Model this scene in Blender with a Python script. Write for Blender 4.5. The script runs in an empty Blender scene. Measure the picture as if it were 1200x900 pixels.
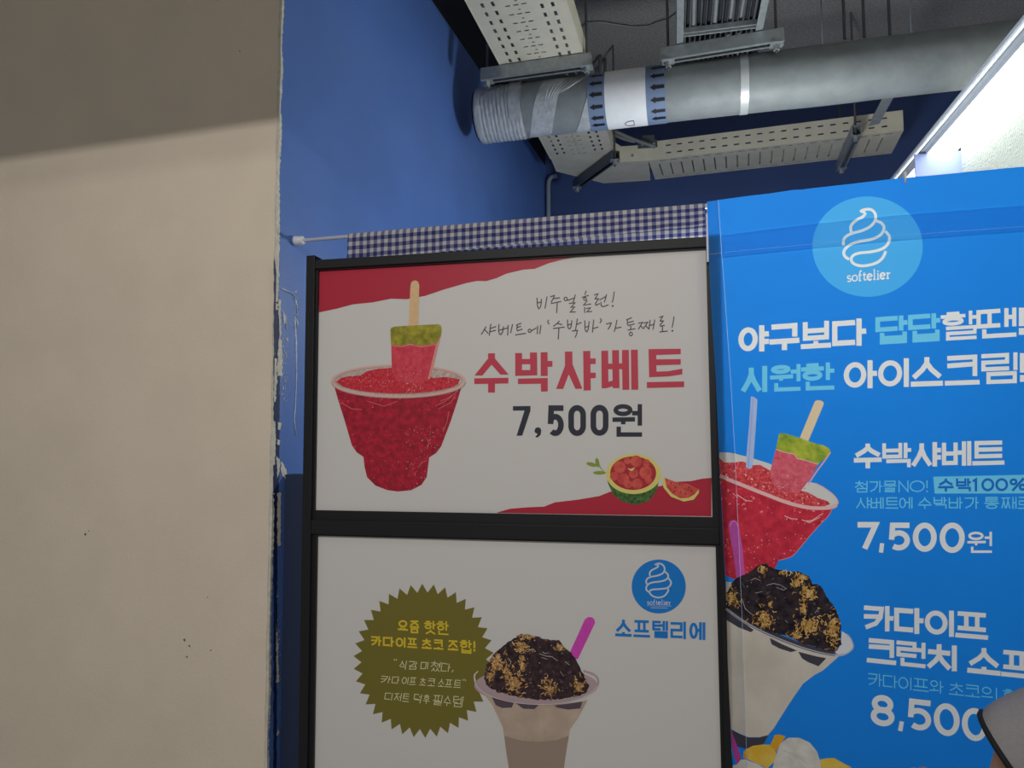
import bpy, bmesh, math, random
from mathutils import Vector, Matrix
from mathutils.geometry import delaunay_2d_cdt, tessellate_polygon
random.seed(7)
S = bpy.context.scene
COL = S.collection

# ------------------------------------------------------------------ camera, world, lights, exposure
F = 850.0                                   # focal length in pixels of the 1200 px wide frame
YAW, PITCH, ROLL = math.radians(11.93), math.radians(4.20), math.radians(-0.26)
CAM = Vector((0, 0, 1.6))
fw = Vector((-math.sin(YAW) * math.cos(PITCH), math.cos(YAW) * math.cos(PITCH), math.sin(PITCH)))
r0 = Vector((math.cos(YAW), math.sin(YAW), 0))
u0 = r0.cross(fw)
RT = math.cos(ROLL) * r0 + math.sin(ROLL) * u0
UP = -math.sin(ROLL) * r0 + math.cos(ROLL) * u0
cd = bpy.data.cameras.new('camera')
cd.sensor_width = 36
cd.lens = 36 * F / 1200
cd.clip_start = 0.02
cam = bpy.data.objects.new('camera', cd)
COL.objects.link(cam)
m3 = Matrix((RT, UP, -fw)).transposed()
cam.matrix_world = Matrix.Translation(CAM) @ m3.to_4x4()
S.camera = cam

S.view_settings.view_transform = 'Standard'
S.view_settings.look = 'None'
S.view_settings.gamma = 1
S.view_settings.use_curve_mapping = False
S.view_settings.exposure = 0.0

W = bpy.data.worlds.new('world')
S.world = W
W.use_nodes = True
W.node_tree.nodes['Background'].inputs[0].default_value = (0.93, 0.97, 1.0, 1)
W.node_tree.nodes['Background'].inputs[1].default_value = 0.155

PANEL_STRENGTH = 6.0                        # the ceiling light behind the banner
HALL_WATTS = (23.0, 6.0)                      # the two tubes of the hall, above and behind the camera
BOOTH_FILL_WATTS = 33.0                            # unseen fill light added in the booth, behind banner and menu stand
BOOTH_FILL_POS = (0.42, 2.70, 2.15)
HALL_FILL_WATTS = 7.0                              # unseen fill light added above the banner, on the hall side
HALL_FILL_POS = (1.0, 0.7, 2.95)


def ray(px, py):
    return F * fw + (px - 600) * RT - (py - 450) * UP


def hit(px, py, p0, n):
    d = ray(px, py)
    return CAM + d * ((Vector(p0) - CAM).dot(n) / d.dot(n))


def hitY(px, py, y):
    return hit(px, py, (0, y, 0), Vector((0, 1, 0)))


def hitZ(px, py, z):
    return hit(px, py, (0, 0, z), Vector((0, 0, 1)))


def atD(px, py, d):                          # point at distance d along the camera axis
    return CAM + ray(px, py) * (d / F)


# ------------------------------------------------------------------ materials
def lin(c):
    c = c / 255.0
    return c / 12.92 if c <= 0.04045 else ((c + 0.055) / 1.055) ** 2.4


MATS = {}


def mat(name, rgb, rough=0.6, metal=0.0, k=1.0, noise=0.0, nscale=30.0, bump=0.0, bscale=60.0, spec=0.5, trans=0.0, emit=0.0,
        cols=None):
    if name in MATS:
        return MATS[name]
    m = bpy.data.materials.new(name)
    m.use_nodes = True
    nt = m.node_tree
    b = nt.nodes['Principled BSDF']
    def alb(t):                              # keep the hue when a channel would pass a real paint's white
        q = [lin(v) * k for v in t]
        f = min(1.0, 0.9 / max(q))
        return [v * f for v in q]
    c = alb(rgb)
    b.inputs['Base Color'].default_value = (*c, 1)
    b.inputs['Roughness'].default_value = rough
    b.inputs['Metallic'].default_value = metal
    b.inputs['Specular IOR Level'].default_value = spec
    tc = nt.nodes.new('ShaderNodeTexCoord')
    if noise > 0:
        n = nt.nodes.new('ShaderNodeTexNoise')
        n.inputs['Scale'].default_value = nscale
        n.inputs['Detail'].default_value = 5
        nt.links.new(tc.outputs['Object'], n.inputs['Vector'])
        mx = nt.nodes.new('ShaderNodeValToRGB')
        lo = [v * (1 - noise) for v in c]
        hi = [min(0.95, v * (1 + noise)) for v in c]
        if cols:
            lo = alb(cols[0])
            hi = alb(cols[1])
        mx.color_ramp.elements[0].position = 0.32
        mx.color_ramp.elements[1].position = 0.68
        mx.color_ramp.elements[0].color = (*lo, 1)
        mx.color_ramp.elements[1].color = (*hi, 1)
        nt.links.new(n.outputs['Fac'], mx.inputs['Fac'])
        nt.links.new(mx.outputs['Color'], b.inputs['Base Color'])
    if bump > 0:
        n2 = nt.nodes.new('ShaderNodeTexNoise')
        n2.inputs['Scale'].default_value = bscale
        n2.inputs['Detail'].default_value = 4
        nt.links.new(tc.outputs['Object'], n2.inputs['Vector'])
        bp = nt.nodes.new('ShaderNodeBump')
        bp.inputs['Strength'].default_value = bump
        bp.inputs['Distance'].default_value = 0.01
        nt.links.new(n2.outputs['Fac'], bp.inputs['Height'])
        nt.links.new(bp.outputs['Normal'], b.inputs['Normal'])
    if trans > 0:
        out = nt.nodes['Material Output']
        t = nt.nodes.new('ShaderNodeBsdfTranslucent')
        mixs = nt.nodes.new('ShaderNodeMixShader')
        mixs.inputs[0].default_value = trans
        t.inputs['Color'].default_value = (*c, 1)
        if noise > 0:
            nt.links.new(mx.outputs['Color'], t.inputs['Color'])
        nt.links.new(b.outputs[0], mixs.inputs[1])
        nt.links.new(t.outputs[0], mixs.inputs[2])
        nt.links.new(mixs.outputs[0], out.inputs['Surface'])
    if emit > 0:
        b.inputs['Emission Color'].default_value = (1.0, 0.985, 0.96, 1)
        b.inputs['Emission Strength'].default_value = emit
    MATS[name] = m
    return m


M_BEIGE = mat('beige_plaster', (238, 223, 203), 0.75, noise=0.03, nscale=6, bump=0.12, bscale=220)
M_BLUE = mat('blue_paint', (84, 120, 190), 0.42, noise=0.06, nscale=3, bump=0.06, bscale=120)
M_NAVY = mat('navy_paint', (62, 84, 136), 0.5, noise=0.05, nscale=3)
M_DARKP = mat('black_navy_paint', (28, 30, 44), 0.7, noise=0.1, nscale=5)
M_CEIL = mat('grey_sprayed_ceiling', (150, 150, 148), 0.95, noise=0.25, nscale=90, bump=0.9, bscale=130)
M_RWALL = mat('pale_textured_wall', (176, 184, 172), 0.7, bump=0.9, bscale=110)
M_FLOOR = mat('floor_tile', (196, 192, 184), 0.4, noise=0.08, nscale=8)
M_BLACK = mat('black_aluminium', (34, 35, 38), 0.5, spec=0.3, bump=0.05, bscale=300)
M_BLACK2 = mat('black_gasket', (20, 20, 23), 0.5)
M_CREAM = mat('cream_powder_coat', (214, 208, 186), 0.5, noise=0.06, nscale=10)
M_GALV = mat('galvanised_steel', (168, 174, 174), 0.45, metal=0.55, noise=0.12, nscale=40)
M_ROD = mat('threaded_steel', (110, 112, 112), 0.5, metal=0.6)
M_DUCT = mat('grey_duct_wrap', (134, 140, 140), 0.55, noise=0.10, nscale=14, bump=0.25, bscale=26)
M_FILM = mat('clear_wrap_over_duct', (182, 186, 188), 0.22, noise=0.14, nscale=20, bump=0.5, bscale=40)
M_BAND = mat('blue_grey_band', (118, 136, 166), 0.5)
M_LABEL = mat('white_label_band', (232, 234, 234), 0.45, noise=0.03, nscale=30)
M_INK = mat('black_ink', (28, 30, 34), 0.5)
M_STRAP = mat('foil_strap', (206, 210, 208), 0.42, metal=0.3)
M_CABLE = mat('dark_cable', (36, 39, 44), 0.6)
M_CABLEL = mat('grey_cable', (130, 134, 134), 0.6)
M_WHITE = mat('white_plastic', (235, 235, 238), 0.35)
M_CONDUIT = mat('grey_conduit', (150, 160, 170), 0.4)
M_DIFF = mat('light_diffuser', (255, 255, 255), 0.5, emit=PANEL_STRENGTH)
M_TRIM = mat('white_trim', (176, 182, 188), 0.45)
M_CHIP = mat('bare_plaster', (214, 210, 196), 0.9, noise=0.12, nscale=60)
M_GLUE = mat('glue_trace', (196, 208, 226), 0.2, noise=0.25, nscale=80)  # dried glue, its whitish glints put into the colour
M_SHADEB = mat('painted_shadow_blue', (20, 32, 76), 0.6, noise=0.2, nscale=30)  # shadow beside the wall corner, put into the colour
M_SHIRT = mat('grey_jersey', (150, 146, 148), 0.9, noise=0.05, nscale=200, bump=0.2, bscale=500)
M_TRIMK = mat('black_ribbing', (22, 22, 26), 0.8)
M_SKIN = mat('skin', (196, 150, 122), 0.5)
M_TROUS = mat('dark_trousers', (44, 46, 56), 0.85)
M_HAIR = mat('black_hair', (24, 20, 20), 0.5, bump=0.3, bscale=200)
M_SHOE = mat('white_shoe', (215, 214, 210), 0.6)
M_EYE = mat('eye_white', (235, 232, 228), 0.3)
M_LIP = mat('lip', (170, 100, 92), 0.5)

# gingham: two crossed stripe sets read from the cloth's own UVs
mg = bpy.data.materials.new('blue_gingham')
mg.use_nodes = True
nt = mg.node_tree
b = nt.nodes['Principled BSDF']
b.inputs['Roughness'].default_value = 0.9
uv = nt.nodes.new('ShaderNodeUVMap')
sep = nt.nodes.new('ShaderNodeSeparateXYZ')
nt.links.new(uv.outputs[0], sep.inputs[0])


def stripe(sock):
    fr = nt.nodes.new('ShaderNodeMath')
    fr.operation = 'FRACT'
    nt.links.new(sock, fr.inputs[0])
    gt = nt.nodes.new('ShaderNodeMath')
    gt.operation = 'GREATER_THAN'
    gt.inputs[1].default_value = 0.5
    nt.links.new(fr.outputs[0], gt.inputs[0])
    return gt


ga, gb = stripe(sep.outputs[0]), stripe(sep.outputs[1])
ad = nt.nodes.new('ShaderNodeMath')
ad.operation = 'ADD'
nt.links.new(ga.outputs[0], ad.inputs[0])
nt.links.new(gb.outputs[0], ad.inputs[1])
hf = nt.nodes.new('ShaderNodeMath')
hf.operation = 'MULTIPLY'
hf.inputs[1].default_value = 0.5
nt.links.new(ad.outputs[0], hf.inputs[0])
rp = nt.nodes.new('ShaderNodeValToRGB')
rp.color_ramp.interpolation = 'CONSTANT'
e = rp.color_ramp.elements
e[0].color = (0.80, 0.76, 0.72, 1)
e[1].position = 0.75
e[1].color = (0.045, 0.05, 0.20, 1)
x = e.new(0.25)
x.color = (0.26, 0.27, 0.42, 1)
nt.links.new(hf.outputs[0], rp.inputs[0])
nt.links.new(rp.outputs[0], b.inputs['Base Color'])
tl = nt.nodes.new('ShaderNodeBsdfTranslucent')
nt.links.new(rp.outputs[0], tl.inputs['Color'])
mxs = nt.nodes.new('ShaderNodeMixShader')
mxs.inputs[0].default_value = 0.35
nt.links.new(b.outputs[0], mxs.inputs[1])
nt.links.new(tl.outputs[0], mxs.inputs[2])
nt.links.new(mxs.outputs[0], nt.nodes['Material Output'].inputs['Surface'])
M_GING = mg


# ------------------------------------------------------------------ object helpers
def link(name, me, m, parent=None):
    o = bpy.data.objects.new(name, me)
    COL.objects.link(o)
    ms = m if isinstance(m, (list, tuple)) else [m]
    for q in ms:
        me.materials.append(q)
    if parent is not None:
        o.parent = parent
        o.matrix_parent_inverse = Matrix.Translation(parent.location).inverted()
    return o


def obj(name, bm, m, parent=None, smooth=False):
    me = bpy.data.meshes.new(name)
    bm.normal_update()
    bm.to_mesh(me)
    bm.free()
    if smooth:
        for p in me.polygons:
            p.use_smooth = True
    return link(name, me, m, parent)


def tag(o, label, cat, group=None, kind=None):
    o['label'] = label
    o['category'] = cat
    if group:
        o['group'] = group
    if kind:
        o['kind'] = kind
    return o


def thing(name, loc, label, cat, group=None):
    o = bpy.data.objects.new(name, None)
    o.empty_display_size = 0.05
    COL.objects.link(o)
    o.location = loc
    return tag(o, label, cat, group)


def struct(name, bm, m):
    o = obj(name, bm, m)
    o['kind'] = 'structure'
    return o


def add_box(bm, c, s, mi=0, M=None):
    vs = []
    for dx in (-.5, .5):
        for dy in (-.5, .5):
            for dz in (-.5, .5):
                v = Vector((dx * s[0], dy * s[1], dz * s[2]))
                if M is not None:
                    v = M @ v
                vs.append(bm.verts.new(Vector(c) + v))
    for f in ((0, 1, 3, 2), (4, 6, 7, 5), (0, 4, 5, 1), (2, 3, 7, 6), (0, 2, 6, 4), (1, 5, 7, 3)):
        q = bm.faces.new([vs[i] for i in f])
        q.material_index = mi


def boxmm(bm, a, b_, mi=0):
    a, b_ = Vector(a), Vector(b_)
    add_box(bm, (a + b_) / 2, (abs(b_.x - a.x), abs(b_.y - a.y), abs(b_.z - a.z)), mi)


def frame_of(d):
    d = Vector(d).normalized()
    a = Vector((0, 0, 1)) if abs(d.z) < 0.9 else Vector((1, 0, 0))
    x_ = a.cross(d).normalized()
    return x_, d.cross(x_), d


def add_tube(bm, pts, r, n=12, caps=True, mi=0):
    pts = [Vector(p) for p in pts]
    rr = r if isinstance(r, (list, tuple)) else [r] * len(pts)
    rings = []
    px_, _, _ = frame_of(pts[1] - pts[0])
    for i, p in enumerate(pts):
        d = (pts[min(i + 1, len(pts) - 1)] - pts[max(i - 1, 0)]).normalized()
        x_ = (px_ - d * px_.dot(d)).normalized()
        px_ = x_
        y_ = d.cross(x_)
        rings.append([bm.verts.new(p + rr[i] * (math.cos(t) * x_ + math.sin(t) * y_))
                      for t in [2 * math.pi * k / n for k in range(n)]])
    for a, b_ in zip(rings, rings[1:]):
        for k in range(n):
            f = bm.faces.new((a[k], a[(k + 1) % n], b_[(k + 1) % n], b_[k]))
            f.material_index = mi
    if caps:
        bm.faces.new(rings[0][::-1]).material_index = mi
        bm.faces.new(rings[-1]).material_index = mi


def add_bar(bm, a, b_, w, h, upv=(0, 0, 1), mi=0):         # square bar from a to b
    a, b_ = Vector(a), Vector(b_)
    d = (b_ - a)
    L = d.length
    d.normalize()
    s = d.cross(Vector(upv)).normalized()
    u = s.cross(d)
    M = Matrix((d, s, u)).transposed()
    add_box(bm, (a + b_) / 2, (L, w, h), mi, M)


def add_prism(bm, pts, off, mi=0):                        # polygon pts swept by vector off
    A = [bm.verts.new(Vector(p)) for p in pts]
    B = [bm.verts.new(Vector(p) + Vector(off)) for p in pts]
    bm.faces.new(A).material_index = mi
    bm.faces.new(B[::-1]).material_index = mi
    n = len(A)
    for i in range(n):
        bm.faces.new((A[i], B[i], B[(i + 1) % n], A[(i + 1) % n])).material_index = mi


def bevel(o, w=0.002, seg=2):
    m = o.modifiers.new('bevel', 'BEVEL')
    m.width = w
    m.segments = seg
    m.limit_method = 'ANGLE'
    return o


# ------------------------------------------------------------------ the setting
XW, YB = -1.006, 1.734                       # the corner between beige face and blue side wall
WD = Vector((0.0837, 0.9965, 0)).normalized()  # direction in which the blue wall recedes
WN = Vector((WD.y, -WD.x, 0))                # its normal, into the booth
BACK = 4.70
CEILZ = 3.80
CORNER = Vector((XW, YB, 0)) + WD * ((BACK - YB) / WD.y)


def hitW(px, py, off=0.0):                   # a point on the blue wall
    return hit(px, py, Vector((XW, YB, 0)) + WN * off, WN)


bm = bmesh.new()
boxmm(bm, (-4.5, -4.0, -0.1), (4.5, BACK + 0.2, 0))
struct('floor', bm, M_FLOOR)

bm = bmesh.new()
boxmm(bm, (-4.5, 0.9, CEILZ), (4.5, BACK + 0.2, CEILZ + 0.15))
struct('ceiling', bm, M_CEIL)

bm = bmesh.new()                             # beige end of the wall facing the hall
boxmm(bm, (-4.5, YB, 0), (XW - 0.004, YB + 0.15, CEILZ))
struct('wall_front', bm, M_BEIGE)

bm = bmesh.new()                             # blue side wall, dark paint above a line
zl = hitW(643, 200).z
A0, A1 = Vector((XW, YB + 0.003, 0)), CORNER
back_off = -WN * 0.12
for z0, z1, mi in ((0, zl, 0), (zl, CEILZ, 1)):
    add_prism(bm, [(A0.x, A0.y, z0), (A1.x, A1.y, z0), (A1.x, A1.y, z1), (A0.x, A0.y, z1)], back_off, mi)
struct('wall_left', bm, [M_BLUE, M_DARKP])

bm = bmesh.new()
boxmm(bm, (CORNER.x - 0.2, BACK, 0), (4.0, BACK + 0.12, CEILZ))
struct('wall_back', bm, M_NAVY)

# ---- ceiling light panel and pale wall on the right
ZP = 2.76
L0, L1 = hitZ(1064, 206, ZP), hitZ(1200, 50, ZP)
ld = (L1 - L0).normalized()
Lfar, Lnear = L0 - ld * 0.35, L1 + ld * 0.35
ls = Vector((-ld.y, ld.x, 0))
if ls.x < 0:
    ls = -ls
R0 = hitZ(1127, 172, ZP)
PW = (R0 - L0).dot(ls)                       # width of the panel
RWX0 = L0 + ls * (PW + 0.012)
endY = hit(1127, 190, RWX0, ls)              # where the pale wall ends
bm = bmesh.new()
e0 = Vector((endY.x, endY.y, 0))
e1 = e0 + ld * 1.75
add_prism(bm, [e0, e1, e1 + Vector((0, 0, ZP + .05)), e0 + Vector((0, 0, ZP + .05))], ls * 0.2)
struct('wall_right', bm, M_RWALL)
bm = bmesh.new()                             # blue return at the far end of the pale wall
add_prism(bm, [e0 + ls * .03, e0 - ls * (PW + .06), e0 - ls * (PW + .06) + Vector((0, 0, ZP)), e0 + ls * .03 + Vector((0, 0, ZP))], -ld * .012)
struct('wall_inner', bm, mat('pale_blue_paint', (150, 166, 214), 0.5))
zc_ = hitY(345, 556, 1.79).z
bm = bmesh.new()                             # low wall added to keep booth light off the blue wall's edge
boxmm(bm, (XW, 1.79, 0), (0.08, 1.83, zc_))
struct('light_block_wall', bm, mat('light_block_navy', (40, 52, 84), 0.6))

light = thing('ceiling_light', (L0 + L1) / 2 + ls * PW / 2, 'long bright white light panel above the blue banner at right', 'ceiling light')
bm = bmesh.new()
q = [Lfar, Lnear, Lnear + ls * PW, Lfar + ls * PW]
add_prism(bm, [p + Vector((0, 0, 0.004)) for p in q], (0, 0, 0.03))
obj('diffuser', bm, M_DIFF, light)
bm = bmesh.new()
add_bar(bm, Lfar - ls * 0.004 + Vector((0, 0, .018)), Lnear - ls * 0.004 + Vector((0, 0, .018)), 0.004, 0.042)
add_bar(bm, Lfar - ls * 0.016 + Vector((0, 0, .016)), Lnear - ls * 0.014 + Vector((0, 0, .014)), 0.014, 0.010)
add_prism(bm, [p + Vector((0, 0, 0.045)) - ls * 0.02 for p in q], (0, 0, 0.012))
o = obj('trim_rail', bm, M_TRIM, light)

# ---- hall lights and an unseen bulkhead added to throw the beige wall's shadow line
T1, T2 = hitY(0, 181, YB), hitY(316, 135, YB)
T1b = T1 + (T1 - T2) * 4
T2b = T2 + (T2 - T1) * 7
LC = Vector((-0.40, -1.15, 2.95))
edge1, edge2 = LC + (T1b - LC) * 0.52, LC + (T2b - LC) * 0.52
bm = bmesh.new()
add_prism(bm, [edge1, edge2, edge2 + Vector((0, 0, 0.5)), edge1 + Vector((0, 0, 0.5))], (0, -0.06, 0))
struct('shadow_bulkhead', bm, M_BEIGE)


def tube_light(name, loc, w, length, size):
    ld_ = bpy.data.lights.new(name, 'AREA')
    ld_.shape = 'RECTANGLE'
    ld_.size = length
    ld_.size_y = size
    ld_.energy = w
    ld_.color = (1.0, 0.965, 0.92)
    o = bpy.data.objects.new(name, ld_)
    COL.objects.link(o)
    d = (T2 - T1).normalized()
    aim = (Vector((-0.4, 1.75, 1.3)) - loc).normalized()
    y_ = aim.cross(d).normalized()
    x_ = y_.cross(aim)
    M = Matrix((x_, y_, -aim)).transposed().to_4x4()
    o.matrix_world = Matrix.Translation(loc) @ M
    return o


for nm, loc_, w_, rad_, col_ in (('booth_fill', BOOTH_FILL_POS, BOOTH_FILL_WATTS, 0.10, (0.94, 0.98, 1.0)), ('hall_fill', HALL_FILL_POS, HALL_FILL_WATTS, 0.12, (1.0, 0.98, 0.96))):
    pl_ = bpy.data.lights.new(nm, 'POINT')
    pl_.energy = w_
    pl_.shadow_soft_size = rad_
    pl_.color = col_
    po_ = bpy.data.objects.new(nm, pl_)
    po_.location = loc_
    COL.objects.link(po_)
tube_light('hall_tube', LC, HALL_WATTS[0], 0.9, 0.03)
tube_light('hall_tube', LC + Vector((0, 0.0, 0.09)), HALL_WATTS[1], 0.9, 0.05)

# ---- rough plaster edge and painted shadow strip on the corner (parts of the blue wall)
WL = bpy.data.objects['wall_left']
bm = bmesh.new()
n = 420
prev = None
for i in range(n + 1):
    z0 = 0.7 + 2.3 * i / n
    wl_ = 0.0025 + 0.0012 * math.sin(i * .21) + random.uniform(-.0008, .0008)
    wr_ = max(0.0002, 0.0014 + 0.0016 * math.sin(i * .13 + 2 * math.sin(i * .037)) + random.uniform(-.0009, .0009))
    dp = 0.004 + random.uniform(0, .004)
    cur = [bm.verts.new(p) for p in ((XW - .005 - wl_, YB - .0004, z0), (XW - .004, YB - .0022, z0), (XW + wr_ * .6, YB - .0012, z0), (XW + wr_, YB + .002 + dp, z0))]
    if prev:
        for k in range(3):
            bm.faces.new((prev[k], prev[k + 1], cur[k + 1], cur[k]))
    prev = cur
obj('plaster_edge', bm, M_CHIP, WL)['label'] = 'ragged cream plaster edge'


def wall_poly(bm, pts, off, mi=0):
    vs = [bm.verts.new(hitW(px, py, off)) for px, py in pts]
    bm.faces.new(vs).material_index = mi


def ragged(pts, amp, step=4.0):
    out = []
    for i, p in enumerate(pts):
        q_ = pts[(i + 1) % len(pts)]
        L = math.hypot(q_[0] - p[0], q_[1] - p[1])
        k = max(1, int(L / step))
        for j in range(k):
            t = j / k
            out.append((p[0] + (q_[0] - p[0]) * t + random.uniform(-amp, amp), p[1] + (q_[1] - p[1]) * t + random.uniform(-amp, amp)))
    return out


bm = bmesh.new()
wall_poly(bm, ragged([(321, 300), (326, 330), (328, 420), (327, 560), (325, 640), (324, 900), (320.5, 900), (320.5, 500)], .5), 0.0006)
obj('painted_shadow_strip', bm, M_SHADEB, WL)['label'] = 'dark blue strip painted as shadow'
bm = bmesh.new()
for pts in ([(326.5, 350), (329.5, 352), (329, 372), (330, 388), (328.5, 400), (327, 385)],
            [(327, 395), (330.5, 398), (331, 425), (330.5, 441), (325, 440), (325.5, 420)],
            [(325.5, 494), (330, 496), (329, 504), (326, 504)], [(325, 515), (328, 516), (327.5, 522), (325, 521)],
            [(324, 535), (328, 538), (328, 552), (325, 560)], [(330, 540), (336, 552), (338, 566), (333, 560), (329, 552)],
            [(325, 577), (329, 577), (329, 640), (325, 640)], [(335, 397), (337, 395), (338, 399), (336, 401)],
            [(332, 366), (335, 370), (336, 378), (333, 380)], [(324, 730), (326, 760), (327, 800), (324, 800)],
            [(325, 855), (327, 858), (326, 862), (324, 861)]):
    wall_poly(bm, ragged(pts, .7, 2.5), 0.0012)
for i in range(70):
    cy = random.gauss(425, 22)
    cx = 333 + random.gauss(0, 2.2)
    r = random.uniform(.25, .8)
    wall_poly(bm, [(cx - r, cy), (cx, cy - r * 1.6), (cx + r, cy + r * .4), (cx, cy + r * 1.4)], 0.001)
for i in range(60):
    cy = random.gauss(760, 30)
    cx = 324.5 + abs(random.gauss(0, 1.8))
    r = random.uniform(.2, .7)
    wall_poly(bm, [(cx - r, cy), (cx, cy - r * 1.6), (cx + r, cy + r * .4), (cx, cy + r * 1.4)], 0.001)
obj('chipped_paint', bm, M_CHIP, WL)['label'] = 'pale patches where blue paint flaked off'

# glue beads left by a corner strip
bm = bmesh.new()
for pl in ([(330, 338), (336, 341), (343, 344), (346, 350)], [(346, 350), (348, 358), (349, 372)],
           [(345.5, 372), (347, 400), (347.5, 440), (346.5, 470), (345, 492), (347, 510)],
           [(346, 372), (349, 378), (348, 384)], [(331, 364), (335, 372), (336, 386)]):
    pp = [hitW(px, py, 0.0012) for px, py in pl]
    add_tube(bm, pp, [random.uniform(.0012, .0028) for _ in pp], 8)
for i in range(40):
    px, py = 346 + random.gauss(0, 1.2), random.uniform(340, 385)
    add_tube(bm, [hitW(px, py, 0.0003), hitW(px, py + random.uniform(.8, 2), 0.001)], random.uniform(.0006, .0016), 6)
obj('glue_bead', bm, M_GLUE, WL, smooth=True)['label'] = 'dried clear glue beads, tinted pale for their glints'

bm = bmesh.new()                             # scuffs on the beige wall
for cx, cy, r in ((100, 626, 1.6), (216, 750, 1.8), (222, 757, 1.2), (219, 770, 1.1), (281, 60, .9), (104, 622, .8), (243, 700, .7), (247, 762, 1.0)):
    pts = [(cx + math.cos(a) * r * random.uniform(.5, 1.2), cy + math.sin(a) * r * random.uniform(.4, 1.5)) for a in [k * 1.05 for k in range(6)]]
    bm.faces.new([bm.verts.new(hitY(px, py, YB - 0.0008)) for px, py in pts])
obj('scuff_mark', bm, mat('scuff', (110, 98, 88), 0.9), bpy.data.objects['wall_front'])['label'] = 'small dark scuffs'

# ------------------------------------------------------------------ services under the ceiling
ZT = 3.19                                    # underside of the trays


def plate(bm, org, du, dv, U, V, holes, mi=0):
    """perforated plate: org + u*du + v*dv, real rectangular openings"""
    us = sorted(set([0.0, U] + [h[0] for h in holes] + [h[1] for h in holes]))
    vs = sorted(set([0.0, V] + [h[2] for h in holes] + [h[3] for h in holes]))
    us = [u for u in us if 0 <= u <= U]
    vs = [v for v in vs if 0 <= v <= V]
    grid = {}

    def vert(i, j):
        if (i, j) not in grid:
            grid[(i, j)] = bm.verts.new(org + du * us[i] + dv * vs[j])
        return grid[(i, j)]
    byu = [[] for _ in us]
    for i in range(len(us) - 1):
        cu = (us[i] + us[i + 1]) / 2
        col = [h for h in holes if h[0] < cu < h[1]]
        for j in range(len(vs) - 1):
            cv = (vs[j] + vs[j + 1]) / 2
            if any(h[2] < cv < h[3] for h in col):
                continue
            bm.faces.new((vert(i, j), vert(i + 1, j), vert(i + 1, j + 1), vert(i, j + 1))).material_index = mi


def solid(o, t):
    m = o.modifiers.new('thick', 'SOLIDIFY')
    m.thickness = t
    m.offset = 0
    return o


# tray running away from the hall along the blue wall
ta, tb = hitZ(587, 78, ZT), hitZ(683, 62, ZT)
tdir = (hitZ(587, 78, ZT) - hitZ(545, 0, ZT)).normalized()
tside = Vector((tdir.y, -tdir.x, 0))
if tside.x < 0:
    tside = -tside
TWID = (tb - ta).dot(tside)
torg = ta - tdir * 1.0
TLEN = 1.0 + (hitZ(645, 186, ZT) - ta).dot(tdir)
tray = thing('cable_tray', torg + tdir * TLEN / 2, 'cream perforated cable tray turning the corner from the blue side wall along the back', 'cable tray')
holes = []
v = 0.02
while v < TLEN - 0.03:
    for u in (0.045, 0.085, TWID - 0.10, TWID - 0.06):
        holes.append((u, u + 0.012, v, v + 0.028))
    a, w = 0.125, (TWID - 0.125 - 0.14) / 3
    for k in range(3):
        holes.append((a + k * w + 0.006, a + (k + 1) * w - 0.006, v + 0.037, v + 0.0445))
    holes.append((TWID / 2 - .006, TWID / 2 + .004, v + 0.010, v + 0.017))
    v += 0.058
bm = bmesh.new()
plate(bm, torg, tside, tdir, TWID, TLEN, holes)
solid(obj('tray_bottom', bm, M_CREAM, tray), 0.0016)
for s, name in ((0, 'side_rail'), (1, 'side_rail')):
    bm = bmesh.new()
    a = torg + tside * (TWID * s)
    add_bar(bm, a + Vector((0, 0, .045)), a + tdir * TLEN + Vector((0, 0, .045)), 0.003, 0.095)
    add_bar(bm, a + tside * (-.008 if s else .008) + Vector((0, 0, .092)), a + tdir * TLEN + tside * (-.008 if s else .008) + Vector((0, 0, .092)), 0.018, 0.003)
    obj(name, bm, M_CREAM, tray)

# flat elbow
elbow = tray
ep = [hitZ(px, py, ZT) for px, py in ((646, 186), (652, 200.5), (708, 214.5), (762, 211), (760, 188), (728, 190), (708, 178))]
bm = bmesh.new()
bm.faces.new([bm.verts.new(p) for p in ep])
solid(obj('elbow_plate', bm, M_CREAM, elbow), 0.0018)
for (i, j) in ((0, 1), (1, 2), (2, 3), (4, 5), (5, 6)):
    bm = bmesh.new()
    add_bar(bm, ep[i] + Vector((0, 0, .046)), ep[j] + Vector((0, 0, .046)), 0.003, 0.095)
    obj('elbow_side', bm, M_CREAM, elbow)
for px, py in ((741, 182.5), (779, 179)):
    bm = bmesh.new()
    p = hitY(px, py, ep[4].y - 0.004)
    add_tube(bm, [p + Vector((0, .006, 0)), p - Vector((0, .005, 0))], 0.009, 6)
    obj('bolt', bm, M_GALV, elbow)

# tray running to the right along the back
ra, rb = hitZ(760, 188, ZT), hitZ(1059, 152.5, ZT)
rfar = hitZ(762, 211, ZT)
rdir = (rb - ra).normalized()
rs = Vector((-rdir.y, rdir.x, 0))
RW = (rfar - ra).dot(rs)
RL = (rb - ra).length
tray2 = tray
holes = []
v = 0.05
while v < RL - 0.05:
    holes.append((0.075, RW - 0.06, v, v + 0.008))
    holes.append((0.022, 0.032, v + .01, v + 0.045))
    holes.append((RW - 0.03, RW - 0.02, v + .01, v + 0.045))
    v += 0.062
bm = bmesh.new()
plate(bm, ra, rs, rdir, RW, RL, holes)
solid(obj('tray_bottom', bm, M_CREAM, tray2), 0.0016)
bm = bmesh.new()
holes = []
v = 0.10
while v < RL - 0.05:
    holes.append((0.028, 0.036, v, v + 0.028))
    holes.append((0.072, 0.080, v, v + 0.028))
    v += 0.062
plate(bm, ra, Vector((0, 0, 1)), rdir, 0.108, RL, holes)
solid(obj('side_rail', bm, M_CREAM, tray2), 0.0016)
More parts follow.
